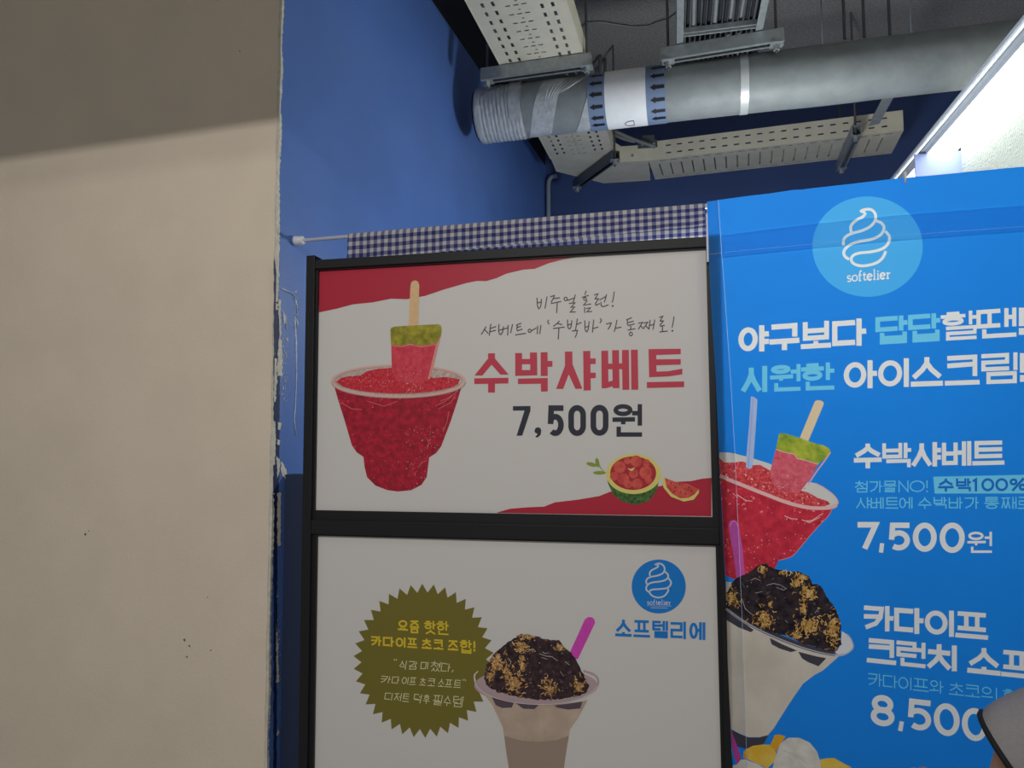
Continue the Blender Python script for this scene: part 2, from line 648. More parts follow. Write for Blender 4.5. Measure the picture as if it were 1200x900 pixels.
bm = bmesh.new()
add_bar(bm, ra + rs * RW + Vector((0, 0, .05)), rb + rs * RW + Vector((0, 0, .05)), .002, .1)
obj('side_rail', bm, M_CREAM, tray2)
p = hitY(759, 169, ra.y - 0.006)
bm = bmesh.new()
boxmm(bm, p + Vector((-.055, -.004, -.022)), p + Vector((.055, .004, .022)))
boxmm(bm, p + Vector((-.03, -.008, .01)), p + Vector((.04, .004, .05)))
obj('joint_bracket', bm, M_ROD, tray2)
for dx in (-.03, .035):
    bm = bmesh.new()
    add_tube(bm, [p + Vector((dx, -.003, -.004)), p + Vector((dx, -.011, -.004))], .008, 6)
    obj('bolt', bm, M_GALV, tray2)


# trapeze hangers: channel, rods, nuts
def hanger(name, a, b_, label, rods, h=0.05, w=0.042, dark=False, group=None):
    t = thing(name, (a + b_) / 2, label, 'pipe hanger', group)
    d = (b_ - a).normalized()
    s = d.cross(Vector((0, 0, 1)))
    bm = bmesh.new()
    mch = M_ROD if dark else M_GALV
    up_ = Vector((0, 0, h / 2))
    # C channel: back, two flanges, lips
    add_bar(bm, a + s * w / 2 + up_, b_ + s * w / 2 + up_, 0.004, h)
    add_bar(bm, a - s * w / 2 + up_, b_ - s * w / 2 + up_, 0.004, h)
    add_bar(bm, a + Vector((0, 0, h)), b_ + Vector((0, 0, h)), w, 0.004)
    add_bar(bm, a + s * w * .36, b_ + s * w * .36, w * .22, 0.004)
    add_bar(bm, a - s * w * .36, b_ - s * w * .36, w * .22, 0.004)
    obj('channel', bm, mch, t)
    for fr in rods:
        p = a + (b_ - a) * fr
        bm = bmesh.new()
        add_tube(bm, [p - Vector((0, 0, .034)), Vector((p.x, p.y, CEILZ))], 0.0055, 8)
        obj('threaded_rod', bm, M_ROD, t)
        bm = bmesh.new()
        add_tube(bm, [p - Vector((0, 0, .026)), p - Vector((0, 0, .004))], 0.013, 6)
        add_box(bm, p - Vector((0, 0, .002)), (.05, .05, .004))
        obj('nut', bm, M_GALV, t)
    return t


ZS = ZT - 0.056
hanger('trapeze_hanger', hitZ(565, 96, ZS), hitZ(693, 78, ZS), 'galvanised strut hanger under the cream tray beside the blue wall', (0.05, 0.96))
hanger('trapeze_hanger', hitZ(775, 73, ZS), hitZ(919, 50, ZS), 'galvanised strut hanger under the ladder of dark cables', (0.06, 0.94))
hanger('trapeze_hanger', hitZ(675, 221, ZS), hitZ(722, 187, ZS), 'short dark strut hanger set diagonally under the tray elbow', (0.03, 0.97), dark=True)
hanger('trapeze_hanger', hitZ(985, 200, ZS), hitZ(1004, 158, ZS), 'pale strut hanger crossing under the tray on the back wall', (0.05, 0.95))
# loose bits of channel hardware under the first hanger
# cable ladder with dark cables
la, lb = hitZ(793.5, 52, ZT), hitZ(893, 36, ZT)
ldir = (la - hitZ(790, 0, ZT)).normalized()
ldir = (ldir + (lb - hitZ(903, 0, ZT)).normalized()).normalized()
lside = Vector((ldir.y, -ldir.x, 0))
if lside.x < 0:
    lside = -lside
LW = (lb - la).dot(lside)
l0, LL = la - ldir * 0.75, 1.05
ladder = thing('cable_ladder', l0 + ldir * LL / 2, 'galvanised cable ladder loaded with dark cables near the ceiling', 'cable ladder')
for s in (0, 1):
    bm = bmesh.new()
    a = l0 + lside * (LW * s)
    add_bar(bm, a + Vector((0, 0, .05)), a + ldir * LL + Vector((0, 0, .05)), 0.004, 0.1)
    add_bar(bm, a + lside * (.012 if s == 0 else -.012) + Vector((0, 0, .001)), a + ldir * LL + lside * (.012 if s == 0 else -.012) + Vector((0, 0, .001)), 0.026, 0.003)
    obj('side_rail', bm, M_GALV, ladder)
k = 0.10
while k < LL:
    bm = bmesh.new()
    a = l0 + ldir * k + Vector((0, 0, .012))
    add_bar(bm, a + ldir * .012, a + ldir * .012 + lside * LW, 0.007, 0.02)
    add_bar(bm, a - ldir * .012, a - ldir * .012 + lside * LW, 0.007, 0.02)
    add_bar(bm, a + Vector((0, 0, .01)), a + lside * LW + Vector((0, 0, .01)), 0.03, 0.003)
    obj('rung', bm, M_GALV, ladder)
    k += 0.295
nc = 15
for i in range(nc):
    bm = bmesh.new()
    base = l0 + lside * (0.022 + (LW - 0.044) * i / (nc - 1)) + Vector((0, 0, .034 + .007 * (i % 2)))
    pts = []
    for j in range(9):
        pts.append(base + ldir * (LL * j / 8) + lside * random.uniform(-.0012, .0012) + Vector((0, 0, random.uniform(0, .005))))
    add_tube(bm, pts, random.choice((.0068, .0076, .0082)), 8)
    lt = i in (2, 6, 9, 11)
    o = obj('cable', bm, M_CABLEL if lt else M_CABLE, None, True)
    tag(o, ('grey cable lying among the dark cables on the ladder' if lt else 'dark cable lying lengthwise on the galvanised ladder'), 'cable',
        'grey cables on the ladder' if lt else 'dark cables on the ladder')
for i in (3, 4, 6, 9, 12):                  # cable ties around the middle rung
    pass

# the big wrapped duct
DY = 3.10
dl = hitY(566, 136, DY)
DZ = dl.z
drr = hitZ(1000, 84, DZ)
dd = (drr - dl).normalized()
DR = 0.1155
dend = dl + dd * ((RWX0 - dl).dot(ls) / dd.dot(ls) + 0.19)
duct = thing('ventilation_duct', (dl + dend) / 2, 'large grey wrapped duct with black flow arrows crossing under the ceiling', 'duct')
dn = Vector((dd.y, -dd.x, 0))               # towards the camera
dz_ = Vector((0, 0, 1))


def dpt(s, th, r=DR):
    return dl + dd * s + (math.cos(th) * dn + math.sin(th) * dz_) * r


def duct_s(px, py):                          # axial position of a picture column
    p = hit(px, py, dl + dn * DR * .8, dn)
    return (p - dl).dot(dd)


def patch(bm, s0, s1, t0, t1, r, mi=0, ns=1, ntt=48):
    for i in range(ns):
        for j in range(ntt):
            sa, sb = s0 + (s1 - s0) * i / ns, s0 + (s1 - s0) * (i + 1) / ns
            ta_, tb_ = t0 + (t1 - t0) * j / ntt, t0 + (t1 - t0) * (j + 1) / ntt
            f = bm.faces.new([bm.verts.new(dpt(s_, t_, r)) for s_, t_ in ((sa, ta_), (sb, ta_), (sb, tb_), (sa, tb_))])
            f.material_index = mi
    bmesh.ops.remove_doubles(bm, verts=bm.verts[:], dist=1e-6)


bm = bmesh.new()
patch(bm, 0.0, (dend - dl).length, 0, 2 * math.pi, DR, 0, 24, 64)
obj('duct_body', bm, M_DUCT, duct, True)
bm = bmesh.new()                             # wrinkled end collar
NS, NT = 40, 64
send = duct_s(612, 130)
rings = []
for i in range(NS + 1):
    s_ = -0.012 + (send + 0.012) * i / NS
    ring = []
    for j in range(NT):
        t_ = 2 * math.pi * j / NT
        amp = 0.0022 * math.sin(i * 1.9 + 1.7 * math.sin(t_ * 2)) + 0.0012 * math.sin(i * 3.7 + t_ * 3)
        r_ = DR + 0.004 + (amp if i > 5 else 0.002 - 0.006 * (i == 0))
        ring.append(bm.verts.new(dpt(s_, t_, r_)))
    rings.append(ring)
for a, b_ in zip(rings, rings[1:]):
    for j in range(NT):
        bm.faces.new((a[j], a[(j + 1) % NT], b_[(j + 1) % NT], b_[j]))
bm.faces.new(rings[0])
obj('plastic_collar', bm, M_FILM, duct, True)['label'] = 'wrinkled plastic wrap at the duct end'
bm = bmesh.new()
add_tube(bm, [dpt(-.02, 0, 0) , dpt(-.008, 0, 0)], DR - .004, 48)
obj('end_cap', bm, M_BLACK2, duct)
R_ = math.radians
# diagonal film overlaps: thin raised sheets wound round the duct
bm = bmesh.new()


def film(bm, sA, sB, tA, tB, width, r):
    N = 24
    prev = None
    for i in range(N + 1):
        t_ = tA + (tB - tA) * i / N
        s_ = sA + (sB - sA) * i / N
        cur = (bm.verts.new(dpt(s_, t_, r)), bm.verts.new(dpt(s_ + width, t_, r)))
        if prev:
            bm.faces.new((prev[0], prev[1], cur[1], cur[0]))
        prev = cur


s1a = duct_s(618, 160)
s1b = duct_s(655, 110)
film(bm, s1a - .02, s1b - .06, R_(-105), R_(60), 0.10, DR + .0012)
film(bm, duct_s(668, 155), duct_s(692, 120), R_(-105), R_(0), 0.06, DR + .0018)
obj('film_overlap', bm, M_FILM, duct, True)
bm = bmesh.new()                             # fan of creases in the film
for k in range(8):
    a0 = duct_s(640, 110) + k * .012
    pts = [dpt(a0 + (.018 + .011 * k) * j / 6 * 1.1, R_(-8 + 2 * k) + R_(36) * j / 6, DR + .0015) for j in range(7)]
    add_tube(bm, pts, [.0007 + .0008 * math.sin(math.pi * j / 6) for j in range(7)], 6)
obj('film_crease', bm, M_LABEL, duct, True)

sb0, sb1, sb2, sb3 = duct_s(689, 125), duct_s(709, 125), duct_s(757, 115), duct_s(780, 112)
bm = bmesh.new()
patch(bm, sb0, sb1, 0, 2 * math.pi, DR + .0022)
obj('flow_band', bm, M_BAND, duct, True)
bm = bmesh.new()
patch(bm, sb2, sb3, 0, 2 * math.pi, DR + .0022)
obj('flow_band', bm, M_BAND, duct, True)
bm = bmesh.new()
patch(bm, sb1, sb2, 0, 2 * math.pi, DR + .003)
obj('label_band', bm, M_LABEL, duct, True)['label'] = 'white label band'


def arrow(bm, s_tip, s_tail, th, half, r):
    sh = s_tip + (s_tail - s_tip) * .36
    st = half * .55
    outline = [(s_tip, 0), (sh, half), (sh, st), (s_tail, st), (s_tail, -st), (sh, -st), (sh, -half)]
    bm.faces.new([bm.verts.new(dpt(s_, th + a_ / DR, r)) for s_, a_ in outline])


for (x0, x1, y) in ((691, 706.5, 125), (762, 779, 112)):
    bm = bmesh.new()
    for th in (14, -10, -34, -57, -76, 38, 62):
        arrow(bm, duct_s(x0, y), duct_s(x1, y), R_(th), .0125, DR + .0034)
    obj('flow_arrow', bm, M_INK, duct)['label'] = 'row of black arrows pointing left'
bm = bmesh.new()                             # letter D on the label, rotated
sD0, sD1 = duct_s(730, 130), duct_s(741, 130)
loop = [(1, .0), (1, 1), (.55, 1), (.2, .85), (0, .5), (.2, .15), (.55, 0)]
thD = R_(-83)
for a, b_ in zip(loop, loop[1:] + loop[:1]):
    add_tube(bm, [dpt(sD0 + (sD1 - sD0) * a[0], thD + (a[1] - .5) * .30, DR + .0035), dpt(sD0 + (sD1 - sD0) * b_[0], thD + (b_[1] - .5) * .30, DR + .0035)], .0016, 6)
obj('printed_letter', bm, M_INK, duct)
ss = duct_s(868, 100)
bm = bmesh.new()
patch(bm, ss, ss + .032, 0, 2 * math.pi, DR + .0025)
obj('foil_strap', bm, M_STRAP, duct, True)
bm = bmesh.new()
sv = duct_s(597, 130)
patch(bm, sv, sv + .05, R_(-40), R_(95), DR + .007, 0, 2, 24)
obj('hanging_film', bm, M_FILM, duct, True)

# conduits behind the duct
YC = 3.45
for (pa, pb, r, lab) in (((842, 133), (1098, 104.5), .008, 'thin pale conduit running just under the big duct'),
                         ((700, 143), (768, 172), .010, 'longer pale cable slanting down to the tray joint below the white label band'),
                         ((706, 150), (744, 166), .009, 'shorter pale cable end slanting just below the white label band')):
    bm = bmesh.new()
    yc_ = YC if pa[0] > 800 else ra.y - (.05 if pa[0] == 706 else .10)
    a, b_ = hitY(*pa, yc_), hitY(*pb, yc_)
    pts = [a + (b_ - a) * t + Vector((0, 0, -.012 * math.sin(math.pi * t))) for t in [i / 10 for i in range(11)]]
    add_tube(bm, pts, r, 10)
    if pa[0] < 800:                          # comes down from the ceiling behind the duct
        add_tube(bm, [Vector((a.x + .02, a.y, CEILZ)), Vector((a.x + .02, a.y, a.z + .10)), Vector((a.x + .012, a.y, a.z + .03)), a], r, 10)
    for kk in (1, 5, 9):                     # wire hangers up to the ceiling
        if pa[0] > 800:
            add_tube(bm, [pts[kk], Vector((pts[kk].x, pts[kk].y, CEILZ))], .003, 6)
    tag(obj('conduit' if r < .01 and pa[0] > 800 else 'cable', bm, M_CABLEL if pa[0] < 800 else M_CONDUIT, None, True), lab, 'cable')
bm = bmesh.new()
a, b_ = hitY(1024, 146, 3.5), hitY(1044, 108, 3.2)
add_bar(bm, a, b_, .045, .004, (0, 1, .3))
tag(obj('steel_strap', bm, M_GALV), 'flat pale steel strap slanting from the duct to the back tray', 'strap')
# ceiling wire and lone rods
bm = bmesh.new()
zc = CEILZ - 0.012
wp = [hitZ(px, py, zc) for px, py in ((678, 33), (690, 27), (705, 26), (722, 29), (742, 32), (760, 31), (772, 26), (785, 22), (796, 14))]
add_tube(bm, wp, .0055, 8)
tag(obj('ceiling_wire', bm, M_CABLEL, None, True), 'thin pale wire looping across the grey ceiling between trays', 'wire')
for px, y0, y1, lab in ((990, 8, 46, 'leftmost of three hanger rods above the right part of the duct'),
                        (1013, 0, 44, 'middle of three hanger rods above the right part of the duct'), (1043, 0, 42, 'rightmost of three hanger rods above the right part of the duct')):
    p = hit(px, y1, dl, dn)
    bm = bmesh.new()
    add_tube(bm, [Vector((p.x, p.y, p.z + .0)), Vector((p.x, p.y, CEILZ))], .006, 8)
    add_tube(bm, [Vector((p.x, p.y, CEILZ - .02)), Vector((p.x, p.y, CEILZ - .004))], .014, 6)
    tag(obj('threaded_rod', bm, M_ROD), lab, 'rod')
# conduit down the corner of the back wall
p = hitY(642.5, 225, BACK - .035)
bm = bmesh.new()
add_tube(bm, [Vector((p.x, p.y, 1.9)), Vector((p.x, p.y, 3.26)), Vector((p.x + .004, p.y, 3.30)), Vector((p.x + .02, p.y, 3.325)), Vector((p.x + .06, p.y, 3.33))], .0145, 12)
for z in (2.3, 2.9):
    boxmm(bm, (p.x - .03, p.y, z), (p.x + .03, BACK, z + .02))
tag(obj('wall_conduit', bm, M_CONDUIT, None, True), 'grey conduit pipe going down the far corner of the blue walls', 'pipe')

# ------------------------------------------------------------------ print engine
JAMO_I = 'ㄱㄲㄴㄷㄸㄹㅁㅂㅃㅅㅆㅇㅈㅉㅊㅋㅌㅍㅎ'
JAMO_V = 'ㅏㅐㅑㅒㅓㅔㅕㅖㅗㅘㅙㅚㅛㅜㅝㅞㅟㅠㅡㅢㅣ'
JAMO_F = ['', 'ㄱ', 'ㄲ', 'ㄳ', 'ㄴ', 'ㄵ', 'ㄶ', 'ㄷ', 'ㄹ', 'ㄺ', 'ㄻ', 'ㄼ', 'ㄽ', 'ㄾ', 'ㄿ', 'ㅀ', 'ㅁ', 'ㅂ', 'ㅄ', 'ㅅ', 'ㅆ', 'ㅇ', 'ㅈ', 'ㅊ', 'ㅋ', 'ㅌ', 'ㅍ', 'ㅎ']


def ell(cx, cy, rx, ry, n=28):
    return [(cx + rx * math.cos(2 * math.pi * k / n), cy + ry * math.sin(2 * math.pi * k / n)) for k in range(n)]


def cons(c, vert):
    """strokes (points, closed, extend start, extend end) in a unit box"""
    Ls = lambda *p: (list(p), False, True, True)
    J = lambda *p: (list(p), False, False, True)
    if c == 'ㄱ':
        return [Ls((0, 0), (1, 0), (.93, .45), (.62, .8), (.1, 1))] if vert else [Ls((0, 0), (1, 0), (1, 1))]
    if c == 'ㄴ':
        return [Ls((0, 0), (0, 1), (1, 1))]
    if c == 'ㄷ':
        return [Ls((1, 0), (0, 0), (0, 1), (1, 1))]
    if c == 'ㄹ':
        return [Ls((0, 0), (1, 0), (1, .5), (0, .5), (0, 1), (1, 1))]
    if c == 'ㅁ':
        return [([(0, 0), (1, 0), (1, 1), (0, 1)], True, 0, 0)]
    if c == 'ㅂ':
        return [Ls((0, 0), (0, 1), (1, 1), (1, 0)), ([(0, .48), (1, .48)], False, 0, 0)]
    if c == 'ㅅ':
        return [Ls((.5, 0), (.5, .22), (.3, .62), (0, 1)), J((.5, .22), (.7, .62), (1, 1))]
    if c == 'ㅇ':
        return [(ell(.5, .5, .5, .5), True, 0, 0)]
    if c == 'ㅈ':
        return [Ls((.02, 0), (.98, 0)), J((.5, 0), (.5, .25), (.3, .62), (0, 1)), J((.5, .25), (.7, .62), (1, 1))]
    if c == 'ㅊ':
        return [([(.5, -.05), (.5, .2)], False, 1, 0)] + [([(x_, .26 + y_ * .74) for x_, y_ in s[0]], *s[1:]) for s in cons('ㅈ', vert)]
    if c == 'ㅋ':
        return cons('ㄱ', vert) + [([(0, .46), (.95 if vert else 1, .42)], False, 1, 0)]
    if c == 'ㅌ':
        return cons('ㄷ', vert) + [([(0, .5), (1, .5)], False, 0, 1)]
    if c == 'ㅍ':
        return [Ls((0, 0), (1, 0)), Ls((0, 1), (1, 1)), ([(.27, 0), (.27, 1)], False, 0, 0), ([(.73, 0), (.73, 1)], False, 0, 0)]
    if c == 'ㅎ':
        return [([(.28, 0), (.72, 0)], False, 1, 1), Ls((0, .27), (1, .27)), (ell(.5, .76, .42, .25), True, 0, 0)]
    if c in 'ㄸㅉㅆ':
        one = {'ㄸ': 'ㄷ', 'ㅉ': 'ㅈ', 'ㅆ': 'ㅅ'}[c]
        out = []
        for o_ in (0, .56):
            out += [([(o_ + x_ * .44, y_) for x_, y_ in s[0]], *s[1:]) for s in cons(one, vert)]
        return out
    return []


def put(strokes, x0, y0, x1, y1):
    return [([(x0 + (x1 - x0) * x_, y0 + (y1 - y0) * y_) for x_, y_ in s[0]], *s[1:]) for s in strokes]


def syllable(ch, tw=.1, th=.1):
    """strokes of one syllable; tw, th = stroke thickness against the box, so that counters stay open"""
    S_ = ord(ch) - 0xAC00
    i, v_, f_ = S_ // 588, (S_ % 588) // 28, S_ % 28
    ci, vo, fi = JAMO_I[i], JAMO_V[v_], JAMO_F[f_]
    out = []
    Lf = lambda *p: (list(p), False, True, True)
    E0 = lambda *p: (list(p), False, False, True)
    E1 = lambda *p: (list(p), False, True, False)
    gh, gw = th * 1.24, tw * 1.24
    if fi:
        hf = {'ㄴ': .20, 'ㄱ': .22, 'ㅅ': .26, 'ㅇ': .30}.get(fi, .30)
        if fi == 'ㄹ' and th > .12 and vo not in 'ㅔㅐ':
            hf = .42
        if th < .12:
            hf, gh = max(hf, .32), max(gh, .09)
        vb = 1 - hf - gh
    else:
        vb = 1.0
    if vo in 'ㅏㅑㅓㅕㅣㅐㅔ':
        if vo in 'ㅏㅑ':
            xs = 1 - max(.15, tw * .85)
            left = min(.64, xs - gw)
        elif vo == 'ㅐ':
            x2, xs = 1, 1 - max(.22, gw * 1.05)
            left = min(.55, xs - gw)
        elif vo == 'ㅔ':
            x2, xs = 1, 1 - max(.20, gw)
            left = min(.46, xs - gw * 1.1)
        elif vo in 'ㅓㅕ':
            xs = 1
            left = min(.64, xs - gw * 1.45)
        else:
            xs = 1
            left = min(.74, xs - gw)
        out += put(cons(ci, True), 0, .05 if not fi else 0, left, .95 if not fi else vb)
        if vo == 'ㅏ':
            out += [Lf((xs, 0), (xs, vb)), E0((xs, vb * .47), (1, vb * .47))]
        if vo == 'ㅑ':
            out += [Lf((xs, 0), (xs, vb)), E0((xs, vb * .30), (1, vb * .30)), E0((xs, vb * .66), (1, vb * .66))]
        if vo == 'ㅓ':
            out += [Lf((1, 0), (1, vb)), E1((left + gw * .55, vb * .48), (1, vb * .48))]
        if vo == 'ㅕ':
            out += [Lf((1, 0), (1, vb)), E1((left + gw * .55, vb * .32), (1, vb * .32)), E1((left + gw * .55, vb * .68), (1, vb * .68))]
        if vo == 'ㅣ':
            out += [Lf((1, 0), (1, vb))]
        if vo == 'ㅐ':
            out += [Lf((xs, 0), (xs, vb)), Lf((1, 0), (1, vb)), ([(xs, vb * .48), (1, vb * .48)], False, 0, 0)]
        if vo == 'ㅔ':
            out += [Lf((xs, 0), (xs, vb)), Lf((1, 0), (1, vb)), E1((left + gw * .35, vb * .45), (xs, vb * .45))]
        if fi:
            out += put(cons(fi, False), .16, 1 - hf, .98 if fi != 'ㄴ' else 1, 1)
    elif vo in 'ㅗㅛㅜㅠㅡ':
        k = vb
        if vo in 'ㅜㅠ':
            yb = k * .70 if not fi else k * (.80 if th > .09 else .70)
            out += put(cons(ci, False), .08, 0, .92, min(k * .52, yb - gh))
            out += [Lf((0, yb), (1, yb))]
            if vo == 'ㅜ':
                out += [([(.5, yb), (.5, k)], False, 0, not fi)]
        else:
            yb = k
            drop = 0 if vo == 'ㅡ' else max(.10, .16 * k)
            out += put(cons(ci, False), .08, 0, .92, min(k * .66, yb - gh - drop * .6))
            out += [Lf((0, yb), (1, yb))]
            y0_ = min(k * .66, yb - gh - drop * .6) + th * .3
            if vo == 'ㅗ':
                out += [([(.5, y0_ + th * .35), (.5, yb)], False, 0, 0)]
            if vo == 'ㅛ':
                out += [([(.32, y0_ + th * .3), (.32, yb)], False, 0, 0), ([(.68, y0_ + th * .3), (.68, yb)], False, 0, 0)]
        if fi:
            out += put(cons(fi, False), .12, 1 - hf, .88, 1)
    elif vo == 'ㅘ':
        out += put(cons(ci, False), .06, 0, .58, .48) + [Lf((0, .86), (.66, .82)), ([(.32, .62), (.32, .84)], False, 0, 0),
                                                       Lf((.82, 0), (.82, 1)), E0((.82, .45), (1, .45))]
    elif vo == 'ㅝ':
        kk = vb
        wv = 1 - gw * 1.5
        out += put(cons(ci, False), .04, 0, min(.62, wv), min(kk * .52, kk * .76 - gh))
        out += [Lf((0, kk * .78), (min(.72, 1 - gw * .9), kk * .76)), ([(.34, kk * .78), (.34, kk + th * .2)], False, 0, 0), Lf((1, 0), (1, kk)), E1((1 - max(.22, gw), kk * .40), (1, kk * .40))]
        if fi:
            out += put(cons(fi, False), .16, 1 - hf, 1, 1)
    elif vo == 'ㅢ':
        out += put(cons(ci, False), .06, .02, .62, .60) + [Lf((0, .90), (.72, .88)), Lf((1, 0), (1, 1))]
    return out


def arc(cx, cy, rx, ry, a0, a1, n=14):
    return [(cx + rx * math.cos(math.radians(a0 + (a1 - a0) * k / n)), cy + ry * math.sin(math.radians(a0 + (a1 - a0) * k / n))) for k in range(n + 1)]


def latin(ch, din=False):
    L_ = lambda *p: (list(p), False, False, False)
    X = lambda *p: (list(p), False, True, True)
    if ch == '0':
        if din:
            r, q_ = .5, .28
            pts = arc(.5, q_, r, q_, 180, 360) + arc(.5, 1 - q_, r, q_, 0, 180)
            return [(pts, True, 0, 0)]
        return [(ell(.5, .5, .5, .5, 36), True, 0, 0)]
    if ch == '7':
        return [([(0, 0), (1, 0), (.36, 1)], False, True, True)]
    if ch == '5':
        return [([(.95, 0), (.12, 0), (.07, .52)] , False, True, True), (arc(.48, .67, .5, .33, 226, 490, 20), False, False, False)]
    if ch == '8':
        return [(ell(.5, .25, .44, .25), True, 0, 0), (ell(.5, .75, .5, .27), True, 0, 0)]
    if ch == '1':
        return [X((.15, .12), (.65, 0), (.65, 1))]
    if ch == '%':
        return [(ell(.2, .25, .18, .22), True, 0, 0), (ell(.8, .75, .18, .22), True, 0, 0), X((.82, 0), (.18, 1))]
    if ch == ',':
        return [([(.6, 0), (.3, 1)], False, True, True)]
    if ch == '!':
        return [([(.5, 0), (.5, .62)], False, True, True), ([(.5, .97), (.5, 1.03)], False, True, True)]
    if ch == 'N':
        return [X((0, 1), (0, 0), (1, 1), (1, 0))]
    if ch == 'O':
        return [(ell(.5, .5, .5, .5), True, 0, 0)]
    if ch == 's':
        return [L_(*(arc(.5, .27, .38, .25, -30, -250, 10) + arc(.5, .75, .42, .25, -80, 150, 10)))]
    if ch == 'o':
        return [(ell(.5, .5, .46, .5, 20), True, 0, 0)]
    if ch == 'e':
        return [L_((.06, .5), (.92, .45)), L_(*arc(.5, .5, .45, .5, -8, -320, 18))]
    if ch == 'f':
        return [L_((.95, -.62), (.6, -.68), (.42, -.4), (.42, 1)), L_((.05, .05), (.85, .05)), L_((.1, 1), (.8, 1))]
    if ch == 't':
        return [L_((.4, -.35), (.4, .8), (.6, 1), (.95, .88)), L_((.02, .05), (.9, .05))]
    if ch == 'l':
        return [L_((.2, -.68), (.5, -.70), (.5, 1)), L_((.1, 1), (.9, 1))]
    if ch == 'i':
        return [L_((.2, .05), (.5, .03), (.5, 1)), L_((.1, 1), (.9, 1)), L_((.5, -.45), (.5, -.28))]
    if ch == 'r':
        return [L_((.1, .05), (.38, .05), (.38, 1)), L_((.08, 1), (.72, 1)), L_((.38, .4), (.6, .1), (.95, .08))]
    return []


class Art:
    """flat print on a plane, given where the photo shows each point; layers lie a hair apart"""

    def __init__(self, p0, n, base=0.0004, step=0.00025):
        self.p0, self.n, self.base, self.step = Vector(p0), Vector(n).normalized(), base, step
        self.new()

    flat = None                              # set to a list to collect everything into one cut-out layer

    def new(self):
        self.bm = bmesh.new()
        self.mats = []
        return self

    def uv(self, px, py):
        q = hit(px, py, self.p0, self.n) - self.p0
        return Vector((q.dot(self.ux), q.z))

    def P(self, px, py, layer):
        return hit(px, py, self.p0 + self.n * (self.base + self.step * layer), self.n)

    def mi(self, m):
        if m not in self.mats:
            self.mats.append(m)
        return self.mats.index(m)

    def poly(self, pts, m, layer):
        if self.flat is not None:
            P2 = [self.uv(px, py) for px, py in pts]
            for tri in tessellate_polygon([[Vector((p.x, p.y, 0)) for p in P2]]):
                self.flat.append(([P2[i] for i in tri], layer, m))
            return
        vs = [self.bm.verts.new(self.P(px, py, layer)) for px, py in pts]
        f = self.bm.faces.new(vs)
        f.material_index = self.mi(m)
        f.normal_update()
        if f.normal.dot(self.n) < 0:
            f.normal_flip()

    def strip(self, pts, w, m, layer, closed=False, e0=False, e1=False, taper=False, rnd=False):
        pts = [Vector((p[0], p[1])) for p in pts]
        q_ = [pts[0]]
        for p in pts[1:]:
            if (p - q_[-1]).length > 1e-5:
                q_.append(p)
        pts = q_
        n = len(pts)
        if n < 2:
            return
        if not closed:
            ea = w / 2 if e0 is True or e0 == 1 else 0
            eb = w / 2 if e1 is True or e1 == 1 else 0
            if ea:
                pts[0] = pts[0] + (pts[0] - pts[1]).normalized() * ea
            if eb:
                pts[-1] = pts[-1] + (pts[-1] - pts[-2]).normalized() * eb
        L, R = [], []
        for i in range(n):
            if closed:
                a, b_ = pts[i] - pts[i - 1], pts[(i + 1) % n] - pts[i]
            else:
                a = pts[i] - pts[i - 1] if i else pts[1] - pts[0]
                b_ = pts[i + 1] - pts[i] if i < n - 1 else a
                if i == 0:
                    b_ = a
            a, b_ = a.normalized(), b_.normalized()
            na, nb = Vector((-a.y, a.x)), Vector((-b_.y, b_.x))
            mm = na + nb
            if mm.length < 0.2:
                mm = na
            mm.normalize()
            k = w / 2 / max(.42, mm.dot(na))
            if taper:
                t = i / (n - 1)
                k *= .55 + .45 * math.sin(math.pi * min(1, .15 + t))
            L.append(pts[i] + mm * k)
            R.append(pts[i] - mm * k)
        if self.flat is not None:
            for i in range(n if closed else n - 1):
                j = (i + 1) % n
                q4 = [self.uv(p.x, p.y) for p in (L[i], R[i], R[j], L[j])]
                self.flat.append(([q4[0], q4[1], q4[2]], layer, m))
                self.flat.append(([q4[0], q4[2], q4[3]], layer, m))
            return
        vl = [self.bm.verts.new(self.P(p.x, p.y, layer)) for p in L]
        vr = [self.bm.verts.new(self.P(p.x, p.y, layer)) for p in R]
        rng = range(n if closed else n - 1)
        k_ = self.mi(m)
        for i in rng:
            j = (i + 1) % n
            f = self.bm.faces.new((vl[i], vr[i], vr[j], vl[j]))
            f.material_index = k_
            f.normal_update()
            if f.normal.dot(self.n) < 0:
                f.normal_flip()

    def glyph(self, ch, xl, xr, top, bot, t, m, layer, din=False, hand=0.0, sx=None):
        """one character in the box between xl, xr and the lines top, bot = ((x,y),(x,y))"""
        yl = lambda ln, x_: ln[0][1] + (ln[1][1] - ln[0][1]) * (x_ - ln[0][0]) / (ln[1][0] - ln[0][0])
        H = yl(bot, (xl + xr) / 2) - yl(top, (xl + xr) / 2)
        if ord(ch) >= 0xAC00:
            cod = ord(ch) - 0xAC00
            if t > H * .12:                  # heavy type: closer packed syllables get thinner strokes
                t *= ((.72 if cod % 28 == 8 else .78 if JAMO_V[cod % 588 // 28] == 'ㅝ' else .88) if cod % 28 and t > 4 else .95 if cod % 28 else 1.0) * (.92 if JAMO_I[cod // 588] in 'ㅌㄹㅋㅍㅎㅂㄸ' else 1.0)
            st = syllable(ch, t / (xr - xl - t), t / (H - t))
        else:
            st = latin(ch, din)
        ix = t / 2
        for k, s in enumerate(st):
            pts = []
            for (u, v_) in s[0]:
                if hand:
                    u += random.uniform(-hand, hand) - (v_ - .5) * .16
                    v_ += random.uniform(-hand, hand)
                x_ = xl + ix + u * (xr - xl - t)
                y0_, y1_ = yl(top, x_), yl(bot, x_)
                pts.append((x_, y0_ + ix + v_ * (y1_ - y0_ - t)))
            self.strip(pts, t, m, layer + .06 * k, s[1], s[2], s[3])

